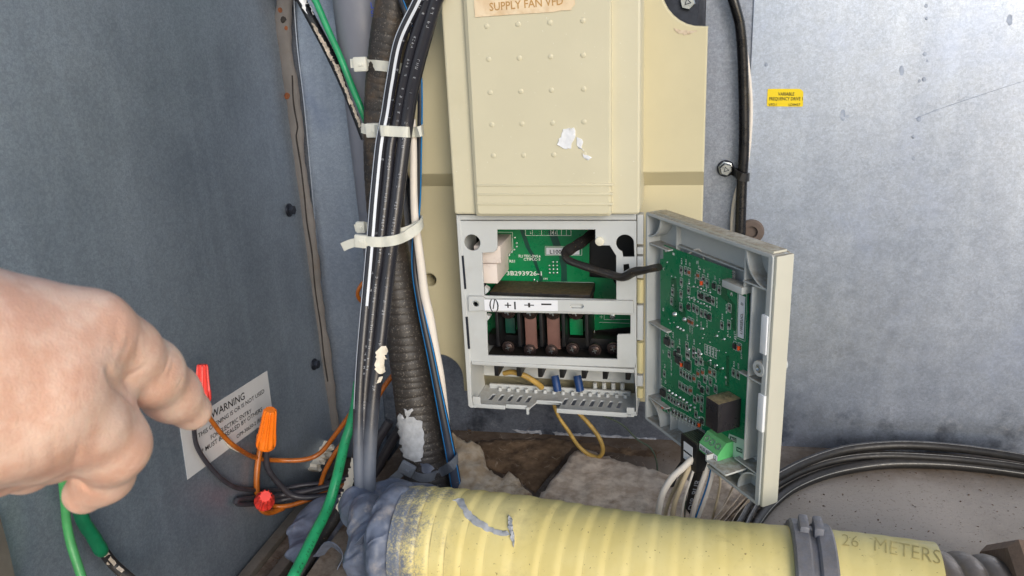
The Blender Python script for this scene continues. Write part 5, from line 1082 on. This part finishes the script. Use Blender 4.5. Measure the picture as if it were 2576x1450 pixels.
m = tube(cpath([(1000, -40, -.13, 15), (1018, 25, -.135, 15), (1042, 100, -.138, 15), (1054, 180, -.14, 15), (1057, 260, -.142, 14), (1055, 380, -.143, 14), (1052, 500, -.145, 15), (1044, 600, -.15, 16), (1044, 680, -.155, 18), (1056, 760, -.162, 20), (1068, 820, -.168, 21), (1082, 885, -.174, 22), (1096, 955, -.18, 23), (1110, 1025, -.186, 25), (1126, 1105, -.192, 27), (1140, 1180, -.198, 29), (1150, 1240, -.2, 30)]), None, .006, 18); m.build('jacket', M['blueblack'], rb)
stripe(m.path, facing(m, .7), .0009).build('stripe', M['blue'], rb); stripe(m.path, facing(m, -.75), .0009, s0=.45).build('stripe', M['blue'], rb)
# green wire and taped cable coming down from the top left
wire('green_wire', 'bright green wire slanting down from the top into the black conduit', 'wire', [(778, -30, -.07, 17), (793, 0, -.07, 17), (825, 75, -.075, 17), (853, 137, -.08, 17), (883, 212, -.085, 17), (910, 277, -.09, 17), (935, 340, -.085, 17)], 'green')
tc = empty('taped_cable', P(910, 340, -.08), 'black cable with scuffed white markings slanting beside the green wire', 'cable')
m = tube(cpath([(745, -30, -.05, 25), (758, 0, -.05, 25), (793, 65, -.055, 25), (823, 122, -.06, 25), (853, 185, -.065, 24), (877, 240, -.07, 23), (899, 300, -.075, 20), (916, 350, -.078, 17)]), None, .004, 18); q = m.build('jacket', M['rubber'], tc); bvt = bvh_of(q)
decal('white_tape', [(748, -14), (772, -14), (784, 12), (793, 36), (788, 38), (778, 12), (768, 10), (772, 36), (764, 24), (755, 6)], bvt, M['paint'], tc, .0008, 5, 1.5, 20)
for i, (u0, v0, u1, v1, wd) in enumerate(((784, 58, 832, 150, 7), (806, 92, 826, 130, 5), (834, 150, 862, 215, 6), (846, 162, 880, 262, 5), (866, 218, 905, 318, 5))):
    decal('scuff', [(u0, v0), (u0 + wd, v0 + 2), (u1 + wd, v1), (u1, v1 + 4)], bvt, basic('scuffed grey', lin(178, 166, 152), .6, var=.3, vs=200) if i == 0 else bpy.data.materials['scuffed grey'], tc, .0005, 4, 1.6, 30 + i)
# cable ties
GT = 'milky nylon cable ties'
def tie(label, strap, headp, hw, hh, tail=None, wd=.0125, mat='tie', hn=.007, rot=0., group=GT):
    r = empty('cable_tie', headp, label, 'cable tie', group)
    ribbon([tuple(p) for p in strap], wd, .0016).build('strap', M[mat], r)
    f_ = Fr(headp, Vector((math.cos(rot), 0, math.sin(rot))), Vector((-math.sin(rot), 0, math.cos(rot)))); ww = hw * px(headp) / 2; hh2 = hh * px(headp) / 2
    MB().box(f_, -ww, ww, -hh2, hh2, -hn / 2, hn / 2, .0022).build('head', M[mat], r)
    MB().box(f_, -ww * .15, ww * .5, -hh2 * .25, hh2 * .12, hn / 2 - .0005, hn / 2 + .0012, .0004).build('pawl', M[mat], r)
    if tail: ribbon([tuple(p) for p in tail], wd * .85, .0016).build('tail', M[mat], r)
    return r
def onray(u, v, b, off):
    p = raypt(u, v, b, off); return p if p else P(u, v, -.18)
allb = bvh_of(co_, ro_j[r1.name], ro_j[r2.name], ro_j[r3.name], o)
tie('milky cable tie round the ribbed conduit, highest of all', [P(905, 160, -.125), onray(925, 163, bvc, .001), onray(950, 165, bvc, .0012), onray(975, 168, bvc, .0012), onray(1000, 172, bvc, .001), P(1022, 172, -.1), P(1000, 172, -.07)], onray(905, 162, bvc, .004) if raypt(905, 162, bvc) else P(907, 162, -.138), 36, 36, [P(890, 160, -.135), P(882, 160, -.135)])
sb = [onray(u, v, allb, .0022) for u, v in ((918, 325), (940, 328), (958, 329), (975, 330), (992, 331), (1010, 332), (1026, 333), (1040, 333))]
tie('milky cable tie strapping the bundle to the conduit, with its square head in front', [P(910, 322, -.13)] + sb + [P(1056, 331, -.165), P(1064, 326, -.145), P(1058, 322, -.12)], onray(941, 328, allb, .004) + Vector((0, -.001, 0)), 40, 36, None)
sc_ = [onray(u, v, allb, .0024) for u, v in ((922, 607), (940, 609), (960, 609), (980, 607), (1000, 603))]
tie('lowest milky cable tie, angled up to the right with a stubby cut tail', sc_ + [P(1020, 595, -.19), P(1040, 582, -.185), P(1055, 570, -.178), P(1063, 556, -.16), P(1050, 552, -.13)], P(908, 607, -.212), 32, 34, [P(900, 609, -.211), P(880, 614, -.21), P(862, 622, -.208)], rot=-.1)
tie('small milky cable tie half hidden behind the lowest tie', [P(905, 571, -.165), P(920, 570, -.166), P(940, 571, -.16), P(1000, 585, -.185), P(1035, 576, -.178), P(1050, 566, -.17)], P(908, 572, -.168), 24, 30, [P(900, 573, -.168), P(893, 574, -.168)], wd=.011)
tie('grey painted cable tie round the foot of the ribbed conduit', [P(1018, 1180, -.2), onray(1040, 1195, bvc, .0015), onray(1062, 1203, bvc, .0018), onray(1085, 1200, bvc, .0018), onray(1110, 1188, bvc, .002), P(1132, 1175, -.22), P(1146, 1160, -.216), P(1150, 1150, -.2), P(1130, 1140, -.16)], P(1024, 1180, -.215), 40, 34, [P(1008, 1190, -.214), P(990, 1205, -.213), P(975, 1220, -.21)], wd=.0125, mat='tie_grey', rot=-.5, group='painted cable ties')

# ================================================================ left wall: warning label, bolts, wire nuts
wl = FL
lq = [(453, 1077), (672, 933), (686, 1040), (472, 1207)]
wlab = empty('warning_label', PX(580, 1100, XL + .001), 'silvery warning label stuck aslant on the dark left wall', 'label')
plate('label_sheet', wl, [wl.q(u, v, .0006) for u, v in [(453, 1077), (560, 1004), (672, 933), (686, 1040), (660, 1068), (575, 1130), (472, 1207)]], [], .0003, .0007, M['paper_grey'], wlab)
tx = MB()
for s_, a, b, h in (('WARNING', (532, 1054), (616, 1004), 20), ('THIS OPENING IS OR IS NOT USED', (499, 1103), (665, 988), 12), ('FOR ELECTRIC ENTRY', (531, 1107), (633, 1038), 12), ('* MUST BE SEALED BY OTHERS', (508, 1142), (660, 1034), 12), ('OP9-30650-2 (REV', (596, 1104), (664, 1054), 10)):
    text_px(tx, s_, wl, a, b, .0012, h, .006)
tx.build('label_print', M['ink'], wlab, False)
q = [PX(u, v, XL + .002) for u, v in ((560, 1098), (575, 1104), (590, 1125), (610, 1135), (598, 1138), (578, 1128), (566, 1112))]
m = MB(); n = len(q); m.add([p for p in q] + [p + Vector((.004, -.001, 0)) for p in q], [tuple(range(n)), tuple(range(2 * n - 1, n - 1, -1))] + [(i, (i + 1) % n, n + (i + 1) % n, n + i) for i in range(n)])
m.build('peeled_flap', M['paint_cream'], wlab, False)
bolt('corner_bolt', PX(727, 529, XL + .0035), (1, 0, 0), .0075, 'dark hex bolt in the left wall beside the sealant, upper of two', 'bolt', 'dark bolts along the corner', 1.3, False, 'dark_steel')
bolt('corner_bolt', PX(790, 917, XL + .0035), (1, 0, 0), .0072, 'dark hex bolt in the left wall beside the sealant, lower of two', 'bolt', 'dark bolts along the corner', 1.3, False, 'dark_steel')
def wnut(label, base, axis, L, r, mat):
    ro = empty('wire_nut', base, label, 'wire connector', 'twist on wire connectors')
    def mod(i, k): return 1 if (k < 2 or k > 6) else (1.0 if i % 4 < 2 else .80)
    MB().lathe(base, axis, [(0, r * .93), (L * .06, r), (L * .26, r * .98), (L * .3, r * .9), (L * .6, r * .78), (L * .92, r * .68), (L * .97, r * .64), (L, r * .5)], 40, mod).build('ribbed_cap', M[mat], ro, True, 25)
    return ro
def XN(u, v, x=-.365): return PX(u, v, x)
b0 = XN(510, 1010); wnut('red wire connector standing up behind the pointing fingertip', b0, (XN(509, 917) - b0), (XN(509, 917) - b0).length, 21 * px(b0), 'nut_red')
b0 = PW(668, 1122, -.22, .03); e0 = P(680, 1031, b0.y - .004); wnut('orange wire connector standing up below the warning label', b0, e0 - b0, (e0 - b0).length, 25 * px(b0), 'nut_orange')
b0 = PW(665, 1262, -.215, .03); e0 = P(671, 1235, b0.y - .055); wnut('red wire connector pointing at the viewer, low on the wires', b0, e0 - b0, .046, 25 * px(b0), 'nut_red')
def wr(name, lab, l, mat, gp, wpx=12):
    o, m = wire(name, lab, 'wire', [(u, v, y, wpx) for u, v, y in l], mat, .005, gp); return o
GW, GK = 'brown wires by the connectors', 'black wires by the connectors'
yr = XN(510, 1010).y
wr('brown_wire', 'long brown wire sagging from behind the fingertip to the cables', [(516, 1030, yr), (529, 1054, yr + .01), (561, 1096, yr + .03), (596, 1127, yr + .05), (641, 1151, -.22), (693, 1158, -.2), (762, 1157, -.18), (804, 1141, -.165), (842, 1096, -.155), (891, 1027, -.145), (930, 960, -.14), (950, 900, -.14)], 'brown_wire', GW)
wr('brown_wire', 'brown wire dropping straight from the orange connector', [(657, 1118, -.22), (651, 1150, -.222), (646, 1195, -.225), (647, 1240, -.22), (655, 1278, -.215), (678, 1290, -.21), (712, 1278, -.205)], 'brown_wire', GW, 15)
wr('brown_wire', 'brown wire running right from the low red connector', [(672, 1265, -.212), (690, 1274, -.21), (728, 1272, -.205), (780, 1256, -.195), (830, 1236, -.18), (880, 1215, -.165)], 'brown_wire', GW)
wr('brown_wire', 'short brown wire half hidden behind the lower green wire', [(900, 1060, -.15), (870, 1103, -.16), (842, 1142, -.168), (818, 1185, -.175), (805, 1225, -.18)], 'brown_wire', GW)
wr('brown_wire', 'brown loop of wire showing left of the black bundle', [(925, 700, -.14), (908, 718, -.145), (899, 740, -.147), (908, 758, -.143), (925, 768, -.135)], 'brown_wire', GW, 10)
wr('black_wire', 'black wire curving down below the pointing fingertip', [(498, 1030, yr), (490, 1065, yr), (489, 1090, yr + .004), (496, 1125, yr + .01), (521, 1166, yr + .03), (561, 1208, yr + .06), (606, 1230, -.23), (693, 1233, -.2), (762, 1221, -.18), (839, 1213, -.165), (900, 1190, -.15)], 'black_wire', GK)
wr('black_wire', 'black wire bending right from the orange connector', [(671, 1120, -.218), (670, 1145, -.218), (673, 1176, -.218), (690, 1204, -.215), (714, 1230, -.21), (738, 1248, -.205), (780, 1252, -.198), (832, 1244, -.185), (890, 1225, -.17)], 'black_wire', GK, 15)
wr('black_wire', 'black wire folded into a tight loop by the low red connector', [(830, 1222, -.18), (760, 1238, -.195), (700, 1247, -.205), (640, 1252, -.212), (603, 1256, -.215), (592, 1263, -.213), (604, 1269, -.21), (640, 1268, -.207), (700, 1260, -.2), (790, 1240, -.185), (850, 1222, -.175)], 'black_wire', GK, 13)
for i, (l, lb) in enumerate((([(980, 1060, -.12), (950, 1110, -.13), (930, 1160, -.14), (900, 1220, -.15)], 'thick black wire behind the bundle, left of the conduit foot'), ([(1005, 1080, -.1), (975, 1130, -.11), (950, 1180, -.12), (935, 1230, -.13)], 'thick black wire behind the bundle, touching the conduit foot'))):
    wr('black_wire', lb, l, 'black_wire', GK, 24)
wr('brown_wire', 'brown wires glimpsed between the bundle and the conduit', [(1000, 930, -.1), (965, 975, -.11), (945, 1010, -.12)], 'brown_wire', GW, 13)
# lower green wire and the taped black cable beside it
gw = empty('green_wire', P(740, 1440, -.4), 'bright green wire with dark print running down to the bottom edge', 'wire', 'green wires')
m = tube(cpath([(900, 960, -.19, 22), (893, 1020, -.205, 23), (880, 1075, -.225, 24), (866, 1120, -.24, 25), (846, 1207, -.275, 26), (825, 1276, -.3, 27), (790, 1346, -.34, 28), (756, 1415, -.375, 29), (735, 1455, -.395, 29), (705, 1510, -.41, 29)]), None, .005, 18); m.build('jacket', M['green'], gw)
strokes(m.path, facing(m, .45), .003, .0016, skip=.35, s0=.02, seed=9).build('wire_print', M['ink'], gw, False)['kind'] = 'stuff'
tb_ = empty('taped_cable', P(765, 1440, -.36), 'dark taped cable peeling white paint behind the lower green wire', 'cable')
m = tube(cpath([(905, 1100, -.19, 24), (893, 1170, -.21, 26), (872, 1245, -.245, 28), (845, 1300, -.27, 29), (812, 1350, -.295, 30), (775, 1415, -.33, 30), (745, 1470, -.35, 30)]), None, .005, 18); q = m.build('jacket', M['rubber2'], tb_); bvq = bvh_of(q)
decal('paint_strip', [(886, 1150), (897, 1160), (890, 1195), (884, 1225), (872, 1240), (862, 1275), (850, 1290), (846, 1278), (862, 1235), (872, 1195)], bvq, M['paint_cream'], tb_, .0012, 6, 2.5, 40)
decal('paint_strip', [(816, 1110), (826, 1118), (818, 1135), (804, 1155), (790, 1172), (780, 1185), (775, 1178), (792, 1150)], bvh_of(wall_back, flange, wall_left), M['paint_cream'], tb_, .012, 6, 2, 41)
# grey sealant mass where everything meets
def blob_mass(name, label, items, mat, k=.012, vox=.004, wob=.006, cat='sealant', seed=1):
    from mathutils import noise as mn
    it = [(np.array(p), r, np.array(sc)) for p, r, sc in items]
    lo = np.min([p - r * sc for p, r, sc in it], axis=0) - .02; hi = np.max([p + r * sc for p, r, sc in it], axis=0) + .02
    def sdf(X):
        d = np.full(X.shape[0], 9.)
        for p, r, sc in it:
            q = np.linalg.norm((X - p) / sc, axis=1) * 1. ; e = (q - r) * sc.min(); h = np.clip(.5 + .5 * (d - e) / k, 0, 1); d = d * (1 - h) + e * h - k * h * (1 - h)
        return d
    v, f = surface_net(sdf, lo, hi, vox)
    rot_ = Matrix.Rotation(.7, 3, 'Y') @ Matrix.Rotation(.5, 3, 'X')
    def fold(p):                           # long soft folds, as in a skin of paint pulled tight, with a few sharp wrinkles
        q = rot_ @ Vector(p) + Vector((seed, 0, 0)); a = mn.noise_vector(Vector((q.x * 16, q.y * 60, q.z * 60))); b = mn.noise(Vector((q.x * 26, q.y * 120, q.z * 120)))
        return np.array(a) * wob * .8 + np.array([0, -1., .6]) * (1 - abs(b) * 2.2) * wob * .28
    v = np.array([p + fold(p) for p in v])
    m = MB(); m.add(v, f); return tag(m.build(name, M[mat], None, True, 55), label, cat)
def surface_net(sdf, lo, hi, h):
    nx, ny, nz = [int(math.ceil(c)) + 1 for c in (np.array(hi) - np.array(lo)) / h]
    gx, gy, gz = np.meshgrid(np.arange(nx), np.arange(ny), np.arange(nz), indexing='ij')
    X = np.column_stack([gx.ravel(), gy.ravel(), gz.ravel()]) * h + np.array(lo); D = sdf(X).reshape(nx, ny, nz); S = D < 0
    cs = np.zeros((nx - 1, ny - 1, nz - 1), int)
    for a in (0, 1):
        for b in (0, 1):
            for c in (0, 1): cs += S[a:nx - 1 + a, b:ny - 1 + b, c:nz - 1 + c]
    act = (cs > 0) & (cs < 8); idx = -np.ones(act.shape, int); cells = np.argwhere(act); idx[act] = np.arange(len(cells))
    acc = np.zeros((len(cells), 3)); cnt = np.zeros(len(cells)); co = [(a, b, c) for a in (0, 1) for b in (0, 1) for c in (0, 1)]
    for i, p in enumerate(co):
        for j, q in enumerate(co):
            if j <= i or sum(abs(np.array(p) - np.array(q))) != 1: continue
            d0 = D[tuple((cells + p).T)]; d1 = D[tuple((cells + q).T)]; x = (d0 < 0) != (d1 < 0); t = np.where(x, d0 / np.where(x, d0 - d1, 1), 0)
            acc[x] += (np.array(p) + (np.array(q) - np.array(p)) * t[:, None])[x]; cnt[x] += 1
    v = (cells + acc / cnt[:, None]) * h + np.array(lo); F = []
    for ax in range(3):
        u, w_ = [(1, 2), (2, 0), (0, 1)][ax]; sl0 = [slice(None)] * 3; sl1 = [slice(None)] * 3; sl0[ax] = slice(0, -1); sl1[ax] = slice(1, None)
        ch = np.argwhere(S[tuple(sl0)] != S[tuple(sl1)])
        for e in ch:
            if e[u] == 0 or e[w_] == 0 or e[u] >= D.shape[u] - 1 or e[w_] >= D.shape[w_] - 1: continue
            q = []
            for du, dw in ((-1, -1), (0, -1), (0, 0), (-1, 0)): c = e.copy(); c[u] += du; c[w_] += dw; q.append(int(idx[tuple(c)]))
            F.append(tuple(q) if S[tuple(e)] else tuple(q[::-1]))
    return v, F
pb = lambda u, v, y: np.array(P(u, v, y))
end_ = np.array(ax0)
blob_mass('sealant_mass', 'lumpy grey painted sealant where the cables meet the yellow tubing', [(end_ + np.array([-.014, 0, .0]), Rt + .002, (.4, 1, 1)), (end_ + np.array([.002, .008, .030]), .030, (1.2, 1, .95)), (end_ + np.array([-.004, -.034, -.03]), .031, (.8, 1, 1)), (pb(930, 1310, -.35), .026, (.9, 1, 1.2)), (pb(905, 1280, -.31), .024, (1, 1, 1.1)), (pb(1040, 1246, -.29), .02, (2, 1, .6)), (pb(985, 1238, -.28), .018, (1.5, 1, .8)), (pb(930, 1400, -.38), .030, (.9, 1, 1.3)), (pb(880, 1420, -.30), .030, (1.2, 1, .9)), (pb(840, 1470, -.31), .028, (1.3, 1, .8))], 'seal', .012, .0026, .0065)
blob_mass('sealant_flap', 'grey skin of sealant folded out left of the lower green wire', [(pb(835, 1270, -.22), .022, (1.2, 1, .6)), (pb(800, 1305, -.24), .021, (1.3, 1, .5)), (pb(770, 1340, -.26), .018, (1.3, 1, .45)), (pb(855, 1335, -.25), .025, (1, 1, .8)), (pb(790, 1390, -.29), .03, (1.2, 1, .5))], 'seal', .012, .0026, .006, seed=5)
# curling scraps of paint skin
for i, (l, w_) in enumerate((([(1090, 1250, -.31), (1050, 1246, -.305), (1010, 1258, -.31), (975, 1290, -.325)], .014), ([(905, 1370, -.40), (935, 1340, -.40), (975, 1320, -.395), (1020, 1350, -.40)], .016), ([(880, 1390, -.37), (910, 1360, -.375), (925, 1390, -.385), (918, 1440, -.39)], .012), ([(800, 1400, -.33), (830, 1370, -.335), (860, 1395, -.34), (850, 1440, -.345)], .014))):
    tag(ribbon([tuple(P(*p)) for p in l], w_, .001, up=(.3, -.4, .8)).build('paint_skin', M['seal']), ('curl of grey paint skin along the top of the sealant by the yellow tubing', 'curl of grey paint skin across the front of the sealant', 'upright curl of grey paint skin at the bottom of the sealant', 'curl of grey paint skin beside the taped cable')[i], 'paint scrap', 'curls of grey paint skin')
# bottom left: green wire, taped cable, wall edge
wire('green_wire', 'pale green wire hanging below the fist at the left', 'wire', [(150, 1120, -.56, 21), (158, 1210, -.56, 22), (163, 1260, -.56, 22), (167, 1311, -.562, 22), (177, 1363, -.565, 23), (195, 1420, -.57, 23), (215, 1480, -.575, 23)], 'green_pale', group='green wires')
gt = empty('green_taped_cable', P(285, 1430, -.52), 'black cable with a wrap of dark green tape below the fist', 'cable')
m = tube(cpath([(170, 1200, -.5, 31), (192, 1262, -.5, 32), (211, 1314, -.5, 33), (232, 1346, -.505, 33), (253, 1382, -.505, 34), (258, 1389, -.506, 28)]), None, .003, 20, rmod=lambda s: 1 + .02 * math.sin(s * 420)); m.build('tape_wrap', M['green_tape'], gt)
m = tube(cpath([(200, 1290, -.5, 25), (232, 1346, -.505, 26), (262, 1390, -.506, 26), (286, 1420, -.508, 26), (325, 1455, -.51, 26), (380, 1500, -.51, 26)]), None, .004, 18); q = m.build('jacket', M['rubber2'], gt); bvq = bvh_of(q)
for i, l in enumerate(([(268, 1388), (276, 1394), (262, 1402), (256, 1397)], [(278, 1400), (292, 1418), (286, 1424), (272, 1406)], [(298, 1424), (312, 1436), (306, 1442), (292, 1430)], [(270, 1412), (276, 1420), (268, 1420)])): decal('scuff', l, bvq, bpy.data.materials['scuffed grey'], gt, .0005, 4, 1, 50 + i)
e = [PX(u, v, XL + .012) for u, v in ((-60, 1280), (0, 1300), (22, 1380), (40, 1460), (60, 1530), (-60, 1530))]
m = MB(); n = len(e); m.add(e + [p + Vector((-.0118, 0, 0)) for p in e], [tuple(range(n)), tuple(range(2 * n - 1, n - 1, -1))] + [(i, (i + 1) % n, n + (i + 1) % n, n + i) for i in range(n)])
tag(m.build('bent_flange', M['rail'], None, False), 'brownish bent metal flange in the bottom left corner', 'bracket')

# ================================================================ hand
def hp(u, v, d): return np.array(PD(u, v, d))
bones = []                                 # (p0, r0, p1, r1) in metres
def chain(l):
    q = [(hp(u, v, d), r) for u, v, d, r in l]
    for (a, ra), (b, rb) in zip(q, q[1:]): bones.append((a, ra, b, rb))
chain([(-420, 830, .205, .0195), (-160, 832, .226, .0163), (70, 834, .240, .0150), (222, 842, .252, .0138)])        # index metacarpal
nback = None
chain([(222, 838, .252, .0134), (312, 884, .267, .0110), (372, 936, .284, .0115), (430, 990, .304, .0101), (482, 1034, .319, .0081)])   # index finger
chain([(-420, 850, .204, .0205), (-140, 856, .222, .0178), (90, 900, .237, .0156)])
chain([(-420, 900, .205, .021), (-120, 910, .222, .018), (110, 985, .2365, .0152)])                                 # middle metacarpal
bones.append((hp(268, 1015, .262), .0085, hp(296, 1110, .264), .0085))
chain([(110, 985, .2365, .0150), (205, 1065, .249, .0130), (280, 1126, .262, .0108), (262, 1196, .276, .0090), (212, 1242, .280, .0074)])  # curled middle finger
chain([(-420, 960, .204, .0205), (-140, 975, .221, .0172), (60, 1040, .233, .0146)])
chain([(-420, 1010, .205, .020), (-150, 1030, .220, .0168), (0, 1066, .230, .0144)])
chain([(0, 1066, .230, .0142), (70, 1112, .243, .0120), (118, 1128, .255, .0104), (60, 1170, .272, .0088), (10, 1180, .276, .0075)])     # curled ring finger
chain([(-420, 1090, .206, .018), (-160, 1120, .222, .0138), (-70, 1150, .240, .0108), (-20, 1190, .255, .0086)])    # little finger
chain([(-300, 760, .25, .015), (-60, 830, .278, .013), (120, 930, .296, .0105), (200, 1010, .305, .009)])           # thumb tucked behind the palm
folds = []
def caps(X, a, ra, b, rb):
    ba = b - a; h = np.clip(((X - a) @ ba) / ba.dot(ba), 0, 1); return np.linalg.norm(X - a - h[:, None] * ba, axis=1) - (ra + (rb - ra) * h)
def hand_sdf(X):
    d = np.full(len(X), 1.); k = .0075
    for a, ra, b, rb in bones:
        k = .013 if min(ra, rb) > .0138 else .0062
        e = caps(X, a, ra, b, rb); h = np.clip(.5 + .5 * (d - e) / k, 0, 1); d = d * (1 - h) + e * h - k * h * (1 - h)
    for a, b, r in folds:
        e = caps(X, a, r, b, r); k2 = .0022; h = np.clip(.5 - .5 * (d + e) / k2, 0, 1); d = d * (1 - h) - e * h + k2 * h * (1 - h)
    # fine creases across the bent middle knuckle
    return d
allp = np.array([p for a, ra, b, rb in bones for p in (a, b)]); lo, hi = allp.min(0) - .024, allp.max(0) + .024
v, f = surface_net(hand_sdf, lo, hi, .0012)
hm = MB(); hm.add(v, f); hand = hm.build('person', M['skin'], None, True, 180, fix=True)
for _ in range(1): pass
me = hand.data; bm = bmesh.new(); bm.from_mesh(me)
for _ in range(3): bmesh.ops.smooth_vert(bm, verts=bm.verts[:], factor=.5, use_axis_x=True, use_axis_y=True, use_axis_z=True)
bm.to_mesh(me); bm.free(); me.shade_smooth()
# skin creases pressed into the surface along lines
cv = np.empty(len(me.vertices) * 3); me.vertices.foreach_get('co', cv); cv = cv.reshape(-1, 3); cn = np.empty(len(me.vertices) * 3); me.vertices.foreach_get('normal', cn); cn = cn.reshape(-1, 3)
bvh_h = bvh_of(hand); off_h = np.array(hand.location); mv = np.zeros(len(cv))
for line, wd, dp in (([(326, 1004), (300, 975), (282, 950), (271, 928)], .0016, .0024), ([(298, 796), (296, 844), (278, 900)], .0020, .0004), ([(325, 844), (317, 876), (295, 928)], .0013, .0003), ([(350, 849), (347, 880), (342, 908)], .0012, .0003), ([(362, 925), (335, 940), (300, 959)], .0012, .0004), ([(458, 957), (450, 972), (440, 988)], .0009, .0004), ([(425, 905), (412, 940)], .0009, .0004), ([(437, 915), (424, 952)], .0009, .0004),
                     ([(83, 1120), (90, 1186)], .0012, .0003), ([(134, 1104), (144, 1186)], .0013, .0004), ([(166, 1112), (175, 1180)], .0012, .0003), ([(196, 1120), (186, 1192)], .0012, .0007), ([(173, 1202), (198, 1214), (225, 1236)], .0014, .0013)):
    pts_ = []
    for (a0, b0_), (a1, b1_) in zip(line, line[1:]):
        for t_ in np.linspace(0, 1, 14): 
            h_ = raypt(a0 + (a1 - a0) * t_, b0_ + (b1_ - b0_) * t_, bvh_h)
            if h_: pts_.append(np.array(h_) - off_h)
    if not pts_: continue
    
    wt_ = np.sin(np.linspace(.35, math.pi - .1, len(pts_))) ** .7      # creases fade out towards their ends
    mv = mv + np.max([np.exp(-(np.linalg.norm(cv - p, axis=1) / wd) ** 2) * w2 for p, w2 in zip(pts_, wt_)], axis=0) * dp
cv = cv - cn * mv[:, None]; me.vertices.foreach_set('co', cv.ravel()); me.update()
sub = hand.modifiers.new('sub', 'SUBSURF'); sub.levels = 1; sub.render_levels = 1
tag(hand, "person's bare hand with the index finger pointing at the wire connectors", 'hand')
bpy.context.view_layer.update()
